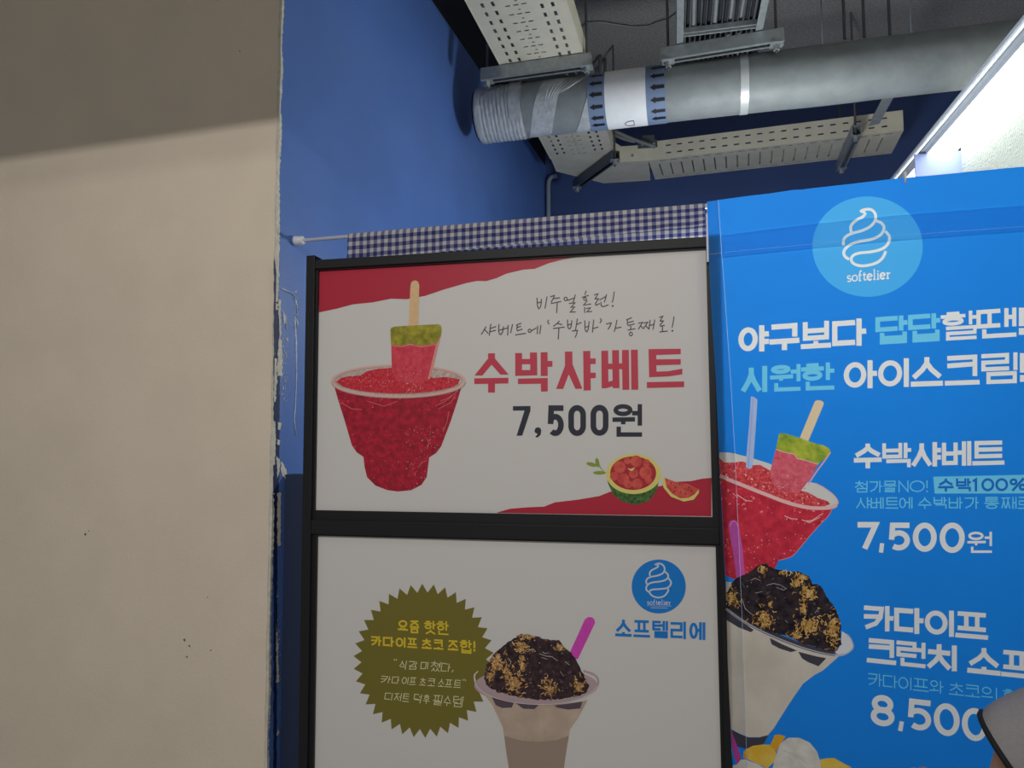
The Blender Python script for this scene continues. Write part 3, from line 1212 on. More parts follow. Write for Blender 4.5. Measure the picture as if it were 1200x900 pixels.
    def line(self, items, top, bot, t, m, layer, **kw):
        for it in items:
            self.glyph(it[0], it[1], it[2], top, bot, t, it[3] if len(it) > 3 else m, layer, **kw)

    def blob(self, cx, cy, rx, ry, m, layer, n=20, jit=0.0, rot=0.0):
        pts = []
        for k in range(n):
            a = 2 * math.pi * k / n
            r = 1 + random.uniform(-jit, jit)
            x_, y_ = rx * r * math.cos(a), ry * r * math.sin(a)
            pts.append((cx + x_ * math.cos(rot) - y_ * math.sin(rot), cy + x_ * math.sin(rot) + y_ * math.cos(rot)))
        self.poly(pts, m, layer)

    def done(self, name, parent, label=None):
        if self.flat is not None:
            self.parts.append((name, label, self.flat))
            self.flat = []
            return
        o = obj(name, self.bm, self.mats, parent)
        if label:
            o['label'] = label
        self.new()
        return o


def emboss(art, parent):
    """all collected print as ONE plane without overlaps: the topmost ink wins, split into parts"""
    tris, own, mlist = [], [], []
    for pi_, (nm, lb, lst) in enumerate(art.parts):
        for t, layer, m in lst:
            a = (t[1].x - t[0].x) * (t[2].y - t[0].y) - (t[1].y - t[0].y) * (t[2].x - t[0].x)
            Lm = max((t[0] - t[1]).length, (t[1] - t[2]).length, (t[2] - t[0]).length)
            if Lm < 1e-5 or abs(a) / Lm < 3e-5:
                continue
            tris.append(t if a > 0 else [t[0], t[2], t[1]])
            own.append((layer, len(own), pi_, len(mlist)))
            mlist.append(m)
    vs, fs = [], []
    seen = {}
    for t in tris:
        f = []
        for p in t:
            key = (round(p.x, 6), round(p.y, 6))
            if key not in seen:
                seen[key] = len(vs)
                vs.append(Vector(key))
            f.append(seen[key])
        fs.append(f)
    ok = [i for i, f in enumerate(fs) if len(set(f)) == 3]
    fs, own = [fs[i] for i in ok], [own[i] for i in ok]
    ov, oe, of = delaunay_2d_cdt(vs, [], fs, 1, 1e-7)[:3]
    print('flat print:', len(fs), 'triangles ->', len(of))
    CELL = .02
    grid = {}
    tri = [[vs[i] for i in f] for f in fs]
    for i, t in enumerate(tri):
        for gx in range(math.floor(min(p.x for p in t) / CELL), math.floor(max(p.x for p in t) / CELL) + 1):
            for gy in range(math.floor(min(p.y for p in t) / CELL), math.floor(max(p.y for p in t) / CELL) + 1):
                grid.setdefault((gx, gy), []).append(i)

    def top_ink(x_, y_):
        best = None
        for i in grid.get((math.floor(x_ / CELL), math.floor(y_ / CELL)), ()):
            if best is not None and own[i] < best:
                continue
            a, b_, c = tri[i]
            if (b_.x - a.x) * (y_ - a.y) - (b_.y - a.y) * (x_ - a.x) < -1e-12:
                continue
            if (c.x - b_.x) * (y_ - b_.y) - (c.y - b_.y) * (x_ - b_.x) < -1e-12:
                continue
            if (a.x - c.x) * (y_ - c.y) - (a.y - c.y) * (x_ - c.x) < -1e-12:
                continue
            best = own[i]
        return best
    buckets = [([], []) for _ in art.parts]
    for f in of:
        best = top_ink(sum(ov[i].x for i in f) / len(f), sum(ov[i].y for i in f) / len(f))
        if best is None:
            continue
        buckets[best[2]][0].append(f)
        buckets[best[2]][1].append(mlist[best[3]])
    for (nm, lb, _), (faces, ms) in zip(art.parts, buckets):
        bm = bmesh.new()
        vm, mats = {}, []
        for f, m in zip(faces, ms):
            v3 = []
            for i in f:
                if i not in vm:
                    vm[i] = bm.verts.new(art.p0 + art.ux * ov[i].x + Vector((0, 0, ov[i].y)))
                v3.append(vm[i])
            try:
                fc = bm.faces.new(v3)
            except ValueError:
                continue
            if m not in mats:
                mats.append(m)
            fc.material_index = mats.index(m)
            fc.normal_update()
            if fc.normal.dot(art.n) < 0:
                fc.normal_flip()
        o = obj(nm, bm, mats, parent)
        if lb:
            o['label'] = lb


def zz(ox, oy, k):                           # coordinates read from an enlarged crop
    return lambda pts: [(ox + x_ / k, oy + y_ / k) for x_, y_ in pts]


def inside(p, poly):
    c = False
    n = len(poly)
    for i in range(n):
        a, b_ = poly[i], poly[(i + 1) % n]
        if (a[1] > p[1]) != (b_[1] > p[1]) and p[0] < (b_[0] - a[0]) * (p[1] - a[1]) / (b_[1] - a[1]) + a[0]:
            c = not c
    return c


def scatter(art, poly, n, r0_, r1_, ms, layer, cond=None):
    xs, ys = [p[0] for p in poly], [p[1] for p in poly]
    k = 0
    tries = 0
    while k < n and tries < n * 30:
        tries += 1
        p = (random.uniform(min(xs), max(xs)), random.uniform(min(ys), max(ys)))
        if not inside(p, poly) or (cond and not cond(*p)):
            continue
        r = random.uniform(r0_, r1_)
        art.blob(p[0], p[1], r * random.uniform(.7, 1.6), r * random.uniform(.5, 1), random.choice(ms), layer + .3 * random.random(), 6, .35, random.uniform(0, 3))
        k += 1


def shards(art, cx, cy, rx, ry, n, ln, w, ms, layer, within=None):
    for _ in range(n):
        a, r = random.uniform(0, 6.28), abs(random.gauss(0, .62))
        x_, y_ = cx + math.cos(a) * rx * r, cy + math.sin(a) * ry * r
        if within and not inside((x_, y_), within):
            continue
        d = random.uniform(0, 3.14)
        l_ = ln * random.uniform(.5, 1.2)
        p0_ = (x_ - math.cos(d) * l_ / 2, y_ - math.sin(d) * l_ / 2)
        p1_ = (x_ + random.uniform(-.3, .3) * l_, y_ + random.uniform(-.3, .3) * l_)
        p2_ = (x_ + math.cos(d) * l_ / 2, y_ + math.sin(d) * l_ / 2)
        art.strip([p0_, p1_, p2_], w * random.uniform(.7, 1.3), random.choice(ms), layer + .4 * random.random())


def ink(name, rgb, k, rough=0.45, **kw):
    return mat(name, rgb, rough, k=k, spec=0.3, **kw)


# ------------------------------------------------------------------ the black framed menu sign
YS = 1.75
FRONT = Vector((0, -1, 0))
sl = hitY(362, 600, 1.735).x
sr = hitY(853, 620, 1.735).x
sign = thing('menu_sign_stand', ((sl + sr) / 2, 1.76, 0), 'black framed menu stand with two white printed panels beside the blue wall', 'menu sign')
YF0, YF1 = 1.733, 1.775


def post(x0, x1, z0, z1, name):
    bm = bmesh.new()
    boxmm(bm, (x0, YF0, z0), (x1, YF1, z1))
    return bevel(obj(name, bm, M_BLACK, sign), .0015)


zt_post = hitY(360, 299.5, YF0).z
zr0, zr1 = hitY(600, 308, YF0).z, hitY(600, 293.5, YF0).z
zr0, zr1 = hitY(400, 313, YF0).z, hitY(400, 302.5, YF0).z
xl0, xl1 = hitY(356.5, 450, YF0).x, hitY(366.5, 450, YF0).x
xr0, xr1 = hitY(841.5, 560, YF0).x, hitY(853, 560, YF0).x
post(xl0, xl1, 0, zt_post, 'post')
post(xr0, xr1, 0, zr1, 'post')
zm1, zm0 = hitY(500, 612.5, YF0).z, hitY(500, 629.5, YF0).z
zb1 = zm0 - 0.632
for z0, z1 in ((zr0, zr1), (zm0, zm1), (zb1 - .04, zb1), (.08, .12)):
    bm = bmesh.new()
    boxmm(bm, (xl1, YF0 + .0015, z0), (xr0, YF1 - .002, z1))
    bevel(obj('rail', bm, M_BLACK, sign), .0015)
# posters
TL, TR = hitY(374, 317, YS), hitY(827.5, 293, YS)
BL, BR = hitY(371, 598, YS), hitY(834.5, 605.5, YS)
ux0, ux1, uz0, uz1 = (TL.x + BL.x) / 2, (TR.x + BR.x) / 2, (BL.z + BR.z) / 2, (TL.z + TR.z) / 2
lx0, lx1, lz1 = hitY(372, 700, YS).x, hitY(840, 700, YS).x, (hitY(373, 627.3, YS).z + hitY(838, 639, YS).z) / 2
lz0 = zb1 + .012
# inner frames, recessed
for (x0, x1, z0, z1, fz0, fz1) in ((ux0, ux1, uz0, uz1, zm1, zr0), (lx0, lx1, lz0, lz1, zb1, zm0)):
    bm = bmesh.new()
    ya, yb_ = 1.742, 1.765
    if x0 > xl1:
        boxmm(bm, (xl1, ya, fz0), (x0, yb_, fz1))
    if x1 < xr0:
        boxmm(bm, (x1, ya, fz0), (xr0, yb_, fz1))
    if z0 > fz0:
        boxmm(bm, (x0, ya, fz0), (x1, yb_, z0))
    if fz1 > z1:
        boxmm(bm, (x0, ya, z1), (x1, yb_, fz1))
    obj('inner_frame', bm, M_BLACK2, sign)
bm = bmesh.new()
boxmm(bm, (xl1, YF1 - .012, .12), (xr0, YF1 - .004, zb1 - .04))
obj('kick_panel', bm, M_BLACK, sign)

KU = 1.95                                   # print colours: photo value -> ink, from the paper white
KL = 3.0
PAPER = mat('poster_paper', (232, 228, 224), 0.5, spec=0.3)


def panel(x0, x1, z0, z1, lab):
    bm = bmesh.new()
    boxmm(bm, (x0, YS, z0), (x1, YS + .006, z1))
    o = obj('poster', bm, PAPER, sign)
    o['label'] = lab
    return o


up_ = panel(ux0, ux1, uz0, uz1, 'upper white poster with red sherbet cup')
lo_ = panel(lx0, lx1, lz0, lz1, 'lower white poster with chocolate sundae')
A = Art((0, YS, 0), FRONT)

# --- upper poster: red torn edges
U_RED = ink('u_red', (146, 34, 50), KU)
U_RED2 = ink('u_red_letter', (160, 50, 66), KU)
U_DARK = ink('u_dark', (38, 40, 50), KU)
Zc = zz(280, 220, 3)
tz = lambda px: hitY(px, 0, YS)
topY = lambda px: 317 - 24 * (px - 374) / 453 + .3
edge = Zc([(283, 440), (345, 425), (400, 410), (470, 403), (535, 390), (590, 392), (655, 380), (720, 358), (800, 335), (835, 328), (870, 328), (905, 318), (940, 302), (1000, 288), (1040, 285), (1090, 265), (1140, 252), (1165, 248)])
A.poly([(374.2, topY(374)), (374, 366)] + edge[1:] + [(676, topY(676))], U_RED, 0)
Zw = zz(560, 500, 4)
botY = lambda px: 598 + 7.5 * (px - 371) / 463.5 - .4
e2 = Zw([(90, 402), (150, 385), (230, 378), (310, 375), (360, 355), (470, 342), (570, 325), (620, 305), (700, 290), (800, 284), (860, 278), (900, 262), (940, 258), (1000, 255), (1050, 244), (1095, 240)])
A.done('torn_red_border', up_, 'torn red colour band at the top')
A.poly(e2 + [(833.6, botY(834)), (700, botY(700)), (582.5, botY(582))], U_RED, 0)
A.done('torn_red_border', up_, 'torn red colour band at the bottom')

# --- headline
G = zz(560, 400, 7.5)
Hh = zz(690, 400, 7.5)
for pts in ([(90, 105), (150, 105), (150, 150), (270, 292), (198, 292), (120, 205), (40, 300), (-30, 300), (90, 150)],
            [(-32, 325), (268, 320), (268, 370), (-32, 375)], [(90, 370), (150, 370), (150, 450), (90, 450)],
            [(328, 103), (388, 103), (388, 155), (458, 155), (458, 98), (520, 98), (522, 298), (328, 303)],
            [(552, 96), (612, 95), (613, 172), (655, 172), (655, 222), (613, 224), (614, 303), (552, 305)],
            [(352, 328), (614, 322), (614, 440), (555, 442), (553, 372), (352, 375)],
            [(765, 90), (830, 90), (832, 200), (918, 415), (858, 418), (798, 290), (750, 418), (688, 418), (765, 215)],
            [(925, 85), (988, 84), (988, 150), (1035, 150), (1035, 198), (989, 200), (990, 275), (1035, 275), (1036, 322), (991, 325), (992, 430), (930, 432)]):
    A.poly(G(pts), U_RED2, 1)
A.poly(G([(388, 202), (460, 202), (460, 252), (388, 252)]), PAPER, 2)
for pts in ([(110, 83), (170, 82), (171, 196), (206, 196), (205, 78), (265, 77), (266, 194), (292, 194), (292, 76), (352, 75), (356, 425), (296, 426), (293, 244), (267, 244), (270, 410), (212, 412), (209, 395), (150, 412), (113, 412)],
            [(370, 74), (430, 73), (435, 424), (374, 426)],
            [(525, 68), (808, 65), (808, 112), (592, 120), (594, 158), (808, 156), (808, 204), (594, 210), (595, 266), (700, 262), (822, 240), (822, 290), (700, 308), (530, 315)],
            [(510, 358), (838, 352), (838, 402), (510, 410)]):
    A.poly(Hh(pts), U_RED2, 1)
A.poly(Hh([(171, 246), (207, 246), (209, 345), (173, 355)]), PAPER, 2)
A.done('headline_lettering', up_, 'thick red headline lettering')
# price
A.poly(G([(308, 570), (462, 568), (462, 610), (390, 828), (340, 830), (410, 608), (308, 608)]), U_DARK, 1)
A.poly(G([(500, 775), (510, 760), (530, 755), (550, 763), (557, 785), (552, 818), (535, 838), (518, 846), (505, 838), (520, 822), (527, 812), (510, 808), (498, 795)]), U_DARK, 1)


def box(Zf, ch, x0, x1, y0, y1, t, m, layer, **kw):
    (a, b_), (c, d) = Zf([(x0, y0), (x1, y1)])
    A.glyph(ch, a, c, ((a, b_), (c, b_)), ((a, d), (c, d)), t, m, layer, **kw)


box(G, '5', 608, 757, 562, 832, 6.6, U_DARK, 1)
box(G, '0', 795, 950, 560, 832, 6.6, U_DARK, 1, din=True)
box(G, '0', 990, 1148, 558, 830, 6.6, U_DARK, 1, din=True)
box(Hh, '원', 208, 468, 552, 838, 6.6, U_DARK, 1)
A.done('price_lettering', up_, 'dark price lettering')

# --- handwriting
ha, hb = zz(540, 330, 7.5), zz(680, 330, 7.5)
U_PEN = ink('u_pen', (58, 54, 58), KU)
circ = lambda cx, cy, r: ell(cx, cy, r, r * 1.1, 14)
wa = [[(670, 145), (672, 190), (676, 222), (685, 238), (700, 222), (707, 190), (708, 155)], [(672, 188), (706, 180)], [(757, 135), (748, 190), (740, 232)],
      [(790, 132), (822, 122), (815, 145), (795, 178)], [(814, 150), (868, 142)], [(795, 192), (878, 175)], [(848, 185), (842, 272)],
      [(938, 165), (992, 145)], [(1005, 118), (998, 150), (986, 180)], [(955, 192), (1004, 186), (968, 226), (1000, 222), (962, 268), (1004, 266)],
      [(1100, 85), (1092, 112)], [(1068, 138), (1120, 122)], [(1110, 168), (1080, 206), (1142, 197)], [(1088, 228), (1088, 270)], [(1103, 236), (1140, 230), (1108, 266), (1150, 262)],
      [(220, 398), (205, 425), (182, 460)], [(208, 420), (238, 452)], [(264, 375), (256, 425), (250, 470)], [(260, 412), (306, 396)], [(257, 440), (304, 428)],
      [(335, 378), (332, 430), (338, 458), (352, 466), (368, 440), (375, 398)], [(335, 428), (410, 408)], [(416, 385), (412, 468)], [(454, 378), (438, 448)],
      [(490, 382), (528, 366)], [(500, 402), (526, 393)], [(497, 380), (492, 415), (498, 432), (538, 418)], [(482, 468), (568, 455)],
      [(620, 432), (662, 408)], [(676, 392), (672, 456)], [(704, 385), (694, 456)], [(770, 340), (763, 356), (776, 372)],
      [(864, 348), (845, 370), (816, 390)], [(848, 366), (888, 378)], [(815, 412), (908, 400)], [(862, 410), (860, 450), (856, 502)],
      [(938, 338), (939, 390), (946, 410), (958, 416), (970, 395), (976, 345)], [(940, 382), (972, 372)], [(1024, 330), (1016, 380), (1008, 425)], [(1016, 378), (1058, 360)], [(980, 434), (1025, 428), (1018, 460), (1006, 488)],
      [(1090, 345), (1092, 415), (1098, 436), (1108, 441), (1120, 418), (1128, 352)], [(1092, 402), (1124, 392)], [(1168, 338), (1162, 390), (1157, 442)], [(1162, 412), (1204, 400)]]
for s in wa:
    A.strip(ha(s), 1.15, U_PEN, 1 + .004 * random.random(), e0=True, e1=True)
for c in ((922, 152, 14), (1092, 152, 12), (605, 432, 13)):
    A.strip(ha(circ(*c)), 1.1, U_PEN, 1, closed=True)
wb = [[(125, 116), (156, 107), (130, 152), (160, 150), (132, 195), (138, 208), (168, 194)], [(172, 160), (222, 132)], [(230, 115), (222, 150), (212, 178)], [(182, 182), (184, 212), (200, 220), (245, 205)],
      [(298, 92), (292, 140), (282, 180)], [(178, 325), (186, 342), (174, 360)], [(232, 372), (272, 362), (262, 390), (246, 416)], [(322, 340), (312, 390), (300, 436)], [(308, 410), (358, 400)],
      [(408, 335), (450, 318)], [(424, 360), (466, 348)], [(414, 338), (414, 374), (424, 386), (474, 372)], [(444, 394), (442, 420)], [(420, 426), (480, 414)],
      [(512, 366), (548, 358), (512, 416)], [(532, 390), (554, 412)], [(560, 364), (594, 356), (556, 412)], [(576, 388), (598, 412)], [(614, 340), (604, 416)], [(610, 386), (644, 376)], [(654, 338), (640, 418)],
      [(698, 313), (726, 304), (702, 346), (730, 346), (702, 380), (706, 392), (738, 384)], [(722, 396), (722, 436)], [(700, 442), (765, 434)],
      [(824, 310), (818, 350), (808, 400)]]
for s in wb:
    A.strip(hb(s), 1.15, U_PEN, 1 + .004 * random.random(), e0=True, e1=True)
A.strip(hb(circ(445, 460, 14)), 1.1, U_PEN, 1, closed=True)
for c in ((285, 214, 8), (810, 432, 8)):
    A.poly(hb(circ(*c)), U_PEN, 1)
A.done('handwritten_lettering', up_, 'two dark handwritten lines')

# --- sherbet cup picture
Zs = zz(370, 410, 5)
S_RED = ink('s_red', (136, 24, 42), KU, noise=.2, nscale=60, cols=((112, 22, 36), (158, 28, 48)))
S_SL = ink('s_slush', (172, 34, 50), KU, noise=.2, nscale=140, cols=((150, 24, 40), (186, 52, 62)))
S_PINK = ink('s_pink', (196, 88, 92), KU)
S_PALE = ink('s_pale', (212, 140, 138), KU)
S_RIM = ink('s_rim', (186, 150, 144), KU)
S_RIMD = ink('s_rim_dark', (146, 122, 116), KU)
S_BACK = ink('s_back', (158, 144, 136), KU, noise=.1, nscale=90, cols=((146, 126, 118), (172, 160, 150)))
S_POP = ink('s_pop', (176, 50, 66), KU, noise=.1, nscale=90, cols=((164, 42, 58), (186, 64, 76)))
S_GRN = ink('s_green', (122, 116, 34), KU, noise=.2, nscale=70, cols=((98, 98, 26), (142, 132, 40)))
S_STK = ink('s_stick', (214, 178, 134), KU, noise=.05, nscale=90)
body = Zs([(108, 212), (130, 290), (165, 400), (212, 560), (240, 600), (280, 628), (285, 680), (300, 745), (350, 795), (420, 822), (485, 830), (560, 822), (620, 790), (650, 745), (665, 630), (705, 605), (735, 565), (790, 420), (830, 300), (855, 212),
          (800, 235), (650, 262), (485, 270), (320, 262), (170, 238)])
A.poly(body, S_RED, 0)
scatter(A, body, 260, .3, .9, [S_SL, S_PINK, S_SL, S_SL], 1, lambda x_, y_: y_ > 500 or y_ < 482)
scatter(A, body, 90, .3, .8, [S_PINK, S_PALE], 1.4, lambda x_, y_: x_ > 475 and y_ > 500)
for pts in ([(700, 330), (760, 300), (800, 270)], [(722, 345), (790, 310), (820, 262)], [(730, 300), (780, 280), (835, 240)], [(650, 520), (665, 545), (650, 580)], [(600, 690), (620, 660), (650, 650)],
            [(150, 310), (210, 345), (270, 350)], [(780, 360), (770, 420), (745, 480)], [(300, 300), (400, 330), (480, 300)]):
    A.strip(Zs(pts), .8, S_PINK, 1.5)
A.poly(Zs(ell(485, 183, 380, 88, 44)), S_BACK, 0.5)
sl_ = Zs([(118, 188), (150, 165), (190, 155), (262, 150), (300, 125), (360, 112), (440, 105), (560, 120), (640, 140), (690, 165), (760, 158), (845, 172), (835, 200), (790, 225), (700, 243), (600, 255), (485, 258), (350, 254), (250, 242), (160, 215)])
A.poly(sl_, S_SL, 1)
scatter(A, sl_, 170, .3, 1.0, [S_PINK, S_RED, S_RED, S_PALE], 1.3)
for cx in (245, 330, 560, 600, 540):
    for _ in range(7):
        A.blob(*Zs([(cx + random.gauss(0, 18), random.gauss(175 if cx < 400 else 215, 16))])[0], random.uniform(.5, 1.0), random.uniform(.4, .7), S_PALE, 1.7, 6, .3)
rim = ell(485, 183, 388, 92, 60)
A.strip(Zs(rim), 2.6, S_RIM, 2, closed=True)
A.strip(Zs(ell(485, 178, 372, 80, 60)), .7, S_RIMD, 2.1, closed=True)
A.strip(Zs(ell(485, 190, 392, 92, 60)[0:31]), 1.0, S_RIMD, 2.2)
A.done('sherbet_picture', up_, 'picture of a clear cup of red sherbet')
A.poly(Zc([(597, 490), (603, 345), (606, 333), (613, 327), (622, 326), (630, 331), (634, 342), (630, 490)]), S_STK, 2.4)
A.poly(Zc([(535, 548), (600, 552), (694, 546), (690, 570), (668, 668), (640, 690), (560, 682), (538, 650)]), S_POP, 2.6)
A.poly(Zc([(532, 500), (536, 492), (548, 488), (620, 484), (700, 480), (710, 484), (713, 500), (710, 520), (693, 548), (640, 556), (600, 548), (570, 556), (535, 551)]), S_GRN, 2.8)
A.poly(Zc([(711, 518), (694, 548), (672, 640), (664, 672), (672, 672), (686, 620), (700, 560)]), S_PALE, 2.9)
A.strip(Zc([(535, 554), (570, 559), (600, 551), (640, 559), (693, 551)]), .8, S_PALE, 3)
for _ in range(60):
    A.blob(*Zc([(random.gauss(610, 40), random.gauss(680, 16))])[0], random.uniform(.3, .9), random.uniform(.3, .7), random.choice([S_SL, S_PINK, S_PALE, S_SL]), 3.1, 6, .3)
A.done('ice_bar_picture', up_, 'picture of a watermelon ice bar on a stick')

# --- watermelon picture
W_DG = ink('w_rind', (44, 74, 40), KU, noise=.3, nscale=120, cols=((30, 54, 32), (70, 104, 50)))
W_YL = ink('w_pale_rind', (196, 186, 104), KU)
W_FL = ink('w_flesh', (142, 36, 44), KU)
W_BALL = ink('w_ball', (176, 66, 62), KU, noise=.2, nscale=60, cols=((158, 50, 52), (196, 88, 74)))
W_LF = ink('w_leaf', (108, 128, 44), KU)
W_SEED = ink('w_seed', (70, 22, 26), KU)
A.poly(Zw([(602, 215), (610, 265), (635, 320), (680, 352), (740, 366), (800, 350), (838, 300), (856, 220), (730, 160)]), W_DG, 1)
A.poly(Zw(ell(730, 222, 128, 94, 40)), W_YL, 1.5)
A.poly(Zw(ell(728, 218, 108, 79, 36)), W_FL, 2)
for c in ((665, 190, 28), (742, 162, 27), (790, 170, 18), (787, 215, 30), (730, 220, 22), (682, 245, 27), (747, 268, 25), (640, 232, 21), (800, 252, 17), (705, 270, 19), (700, 160, 16)):
    A.poly(Zw(ell(c[0], c[1], c[2], c[2], 18)), W_BALL, 2.5 + .05 * random.random())
A.poly(Zw([(700, 193), (715, 198), (738, 190), (724, 208), (712, 205)]), W_YL, 3)
A.strip(Zw([(598, 218), (578, 196), (562, 182)]), .7, W_LF, 1)
A.strip(Zw([(578, 196), (566, 170)]), .6, W_LF, 1)
for cx, cy, rx, ry, a in ((533, 177, 25, 9, .25), (560, 168, 9, 22, -.2), (570, 216, 30, 8, 0)):
    A.blob(560 + cx / 4, 500 + cy / 4, rx / 4, ry / 4, W_LF, 1.2, 16, 0, a)
A.poly(Zw([(863, 242), (876, 238), (884, 280), (910, 312), (950, 334), (990, 332), (1015, 315), (1036, 292), (1036, 310), (1012, 342), (965, 351), (905, 328), (870, 285)]), W_YL, 1.5)
A.poly(Zw([(876, 240), (925, 258), (985, 268), (1036, 294), (1015, 318), (988, 334), (948, 336), (910, 314), (884, 282)]), W_BALL, 2)
for sx_, sy_ in ((905, 265), (925, 285), (945, 270), (950, 305), (970, 292), (990, 285), (975, 315), (1000, 302), (920, 305)):
    A.blob(560 + sx_ / 4, 500 + sy_ / 4, .7, .9, W_SEED, 2.4, 8)
A.done('watermelon_picture', up_, 'small picture of a cut watermelon and slice')

# --- lower poster
P_OL = ink('p_olive', (78, 72, 28), KL)
P_YE = ink('p_yellow', (190, 164, 44), KL * .9)
P_CR = ink('p_cream', (168, 162, 128), KL)
P_BL = ink('p_blue', (14, 82, 140), KL)
P_LW = ink('p_white', (196, 202, 214), KL * .66)
cx, cy = 380 + 437 / 3.75, 640 + 504 / 3.75
pts = []
NTEETH = 38
for k in range(NTEETH * 2):
    a = math.pi * 2 * (k + .5) / (NTEETH * 2) + .02
    r = 1 if k % 2 == 0 else .885
    pts.append((cx + 309 / 3.75 * r * math.cos(a), cy + 339 / 3.75 * r * math.sin(a)))
A.poly(pts, P_OL, 0)
A.done('starburst', lo_, 'olive green starburst badge')
kq = 1200 / 140


def ln(ox, oy, k, items, top, bot, t, m, layer=1, **kw):
    f_ = lambda p: (ox + p[0] / k, oy + p[1] / k)
    A.line([(i[0], ox + i[1] / k, ox + i[2] / k) + tuple(i[3:]) for i in items], (f_(top[0]), f_(top[1])), (f_(bot[0]), f_(bot[1])), t, m, layer, **kw)


ln(430, 715, kq, [('요', 310, 412)], ((310, 100), (412, 100)), ((310, 200), (412, 208)), 2.1, P_YE)
ln(430, 715, kq, [('즘', 430, 525), ('핫', 575, 690), ('한', 700, 820)], ((430, 103), (820, 112)), ((430, 230), (820, 252)), 2.1, P_YE)
ln(430, 715, kq, [('카', 42, 145), ('다', 160, 272), ('이', 288, 388), ('프', 405, 505), ('초', 550, 650), ('코', 668, 768), ('조', 812, 918)], ((42, 256), (918, 306)), ((42, 356), (918, 408)), 2.1, P_YE)
ln(430, 715, kq, [('합', 932, 1052)], ((932, 298), (1052, 302)), ((932, 430), (1052, 440)), 2.1, P_YE)
ln(430, 715, kq, [('!', 1062, 1096)], ((1062, 312), (1096, 312)), ((1062, 412), (1096, 414)), 2.2, P_YE)
A.done('badge_lettering', lo_, 'yellow lettering on the badge')
hk = dict(hand=.03)
ln(430, 765, kq, [('식', 325, 395), ('감', 418, 502), ('미', 540, 615)], ((325, 78), (615, 92)), ((325, 172), (615, 165)), .85, P_CR, **hk)
ln(430, 765, kq, [('쳤', 640, 735), ('다', 748, 838)], ((640, 80), (838, 108)), ((640, 185), (838, 192)), .85, P_CR, **hk)
ln(430, 765, kq, [('카', 140, 235), ('다', 250, 325), ('이', 350, 415), ('프', 425, 495), ('초', 530, 592), ('코', 610, 685), ('소', 715, 778), ('프', 785, 857), ('트', 875, 945)], ((140, 228), (945, 275)), ((140, 300), (945, 354)), .85, P_CR, **hk)
ln(430, 765, kq, [('디', 180, 255), ('저', 275, 345), ('트', 360, 425), ('덕', 470, 545), ('후', 565, 630), ('필', 665, 755), ('수', 770, 845), ('템', 865, 965)], ((180, 398), (965, 440)), ((180, 470), (965, 550)), .85, P_CR, **hk)
for s in ([(272, 62), (280, 78)], [(290, 62), (298, 78)], [(962, 262), (970, 280)], [(982, 264), (992, 284)], [(868, 172), (852, 196)]):
    A.strip(zz(430, 765, kq)(s), .9, P_CR, 1)
A.done('handwritten_lettering', lo_, 'three cream handwritten lines on the badge')
# logo
Zl = zz(710, 645, 7.823)
A.poly(Zl(ell(485, 331, 248, 247, 64)), P_BL, 0)
SW1 = [(405, 235), (402, 208), (420, 182), (455, 164), (478, 148), (474, 134), (455, 129), (480, 120), (512, 126), (534, 150), (538, 182), (518, 212), (472, 231), (412, 243), (382, 258), (370, 280), (373, 303)]
SW2 = [(545, 197), (568, 220), (570, 246), (544, 272), (490, 286), (430, 293), (392, 308), (372, 334), (371, 360), (390, 378)]
SW3 = [(580, 262), (597, 290), (592, 318), (562, 344), (500, 354), (432, 358), (406, 370), (402, 392), (440, 424), (490, 432), (538, 416), (568, 378), (572, 358)]


def smooth(pts, n=4):
    out = []
    P_ = [pts[0]] + list(pts) + [pts[-1]]
    for i in range(1, len(P_) - 2):
        p0_, p1_, p2_, p3_ = P_[i - 1], P_[i], P_[i + 1], P_[i + 2]
        for j in range(n):
            t = j / n
            out.append(tuple(.5 * ((2 * p1_[c]) + (-p0_[c] + p2_[c]) * t + (2 * p0_[c] - 5 * p1_[c] + 4 * p2_[c] - p3_[c]) * t * t + (-p0_[c] + 3 * p1_[c] - 3 * p2_[c] + p3_[c]) * t ** 3) for c in (0, 1)))
    out.append(pts[-1])
    return out


for s in (SW1, SW2, SW3):
    A.strip(smooth(Zl(s)), 1.9, P_LW, 1, e0=True, e1=True)


def softelier(art, x0, y0, x1, y1, h, t, m, layer):
    """serif word between baseline points"""
    wd = {'s': .8, 'o': 1, 'f': .68, 't': .72, 'e': .9, 'l': .55, 'i': .55, 'r': .85}
    word = 'softelier'
    tot = sum(wd[c] for c in word) + .12 * (len(word) - 1)
    u = 0
    for c in word:
        w = wd[c]
        for k, s in enumerate(latin(c)):
            pts = []
            for a, v_ in s[0]:
                f_ = (u + a * w) / tot
                pts.append((x0 + (x1 - x0) * f_, y0 + (y1 - y0) * f_ - h * (1 - v_)))
            vertical = abs(s[0][-1][0] - s[0][0][0]) < .2 and not s[1]
            art.strip(pts, t * (1.25 if vertical else .8), m, layer + .05 * k, s[1])
        u += w + .12


softelier(A, 710 + 378 / 7.823, 645 + 496 / 7.823, 710 + 596 / 7.823, 645 + 500 / 7.823, 3.4, .85, P_LW, 1)
A.strip(Zl([(375, 507), (600, 513)]), .35, P_LW, 1)
for k in range(22):
    x_ = 412 + k * 7
    A.strip(Zl([(x_, 522 + .02 * (x_ - 412)), (x_ + 4, 530 + .02 * (x_ - 412))]), .45, P_LW, 1)
A.done('logo', lo_, 'round blue logo with white ice cream swirl')
ln(710, 645, 7.823, [('소', 86, 236), ('프', 252, 404), ('텔', 425, 570), ('리', 592, 734), ('에', 765, 912)], ((86, 632), (912, 660)), ((86, 786), (912, 822)), 3.3, P_BL)
A.done('shop_name_lettering', lo_, 'blue shop name lettering')

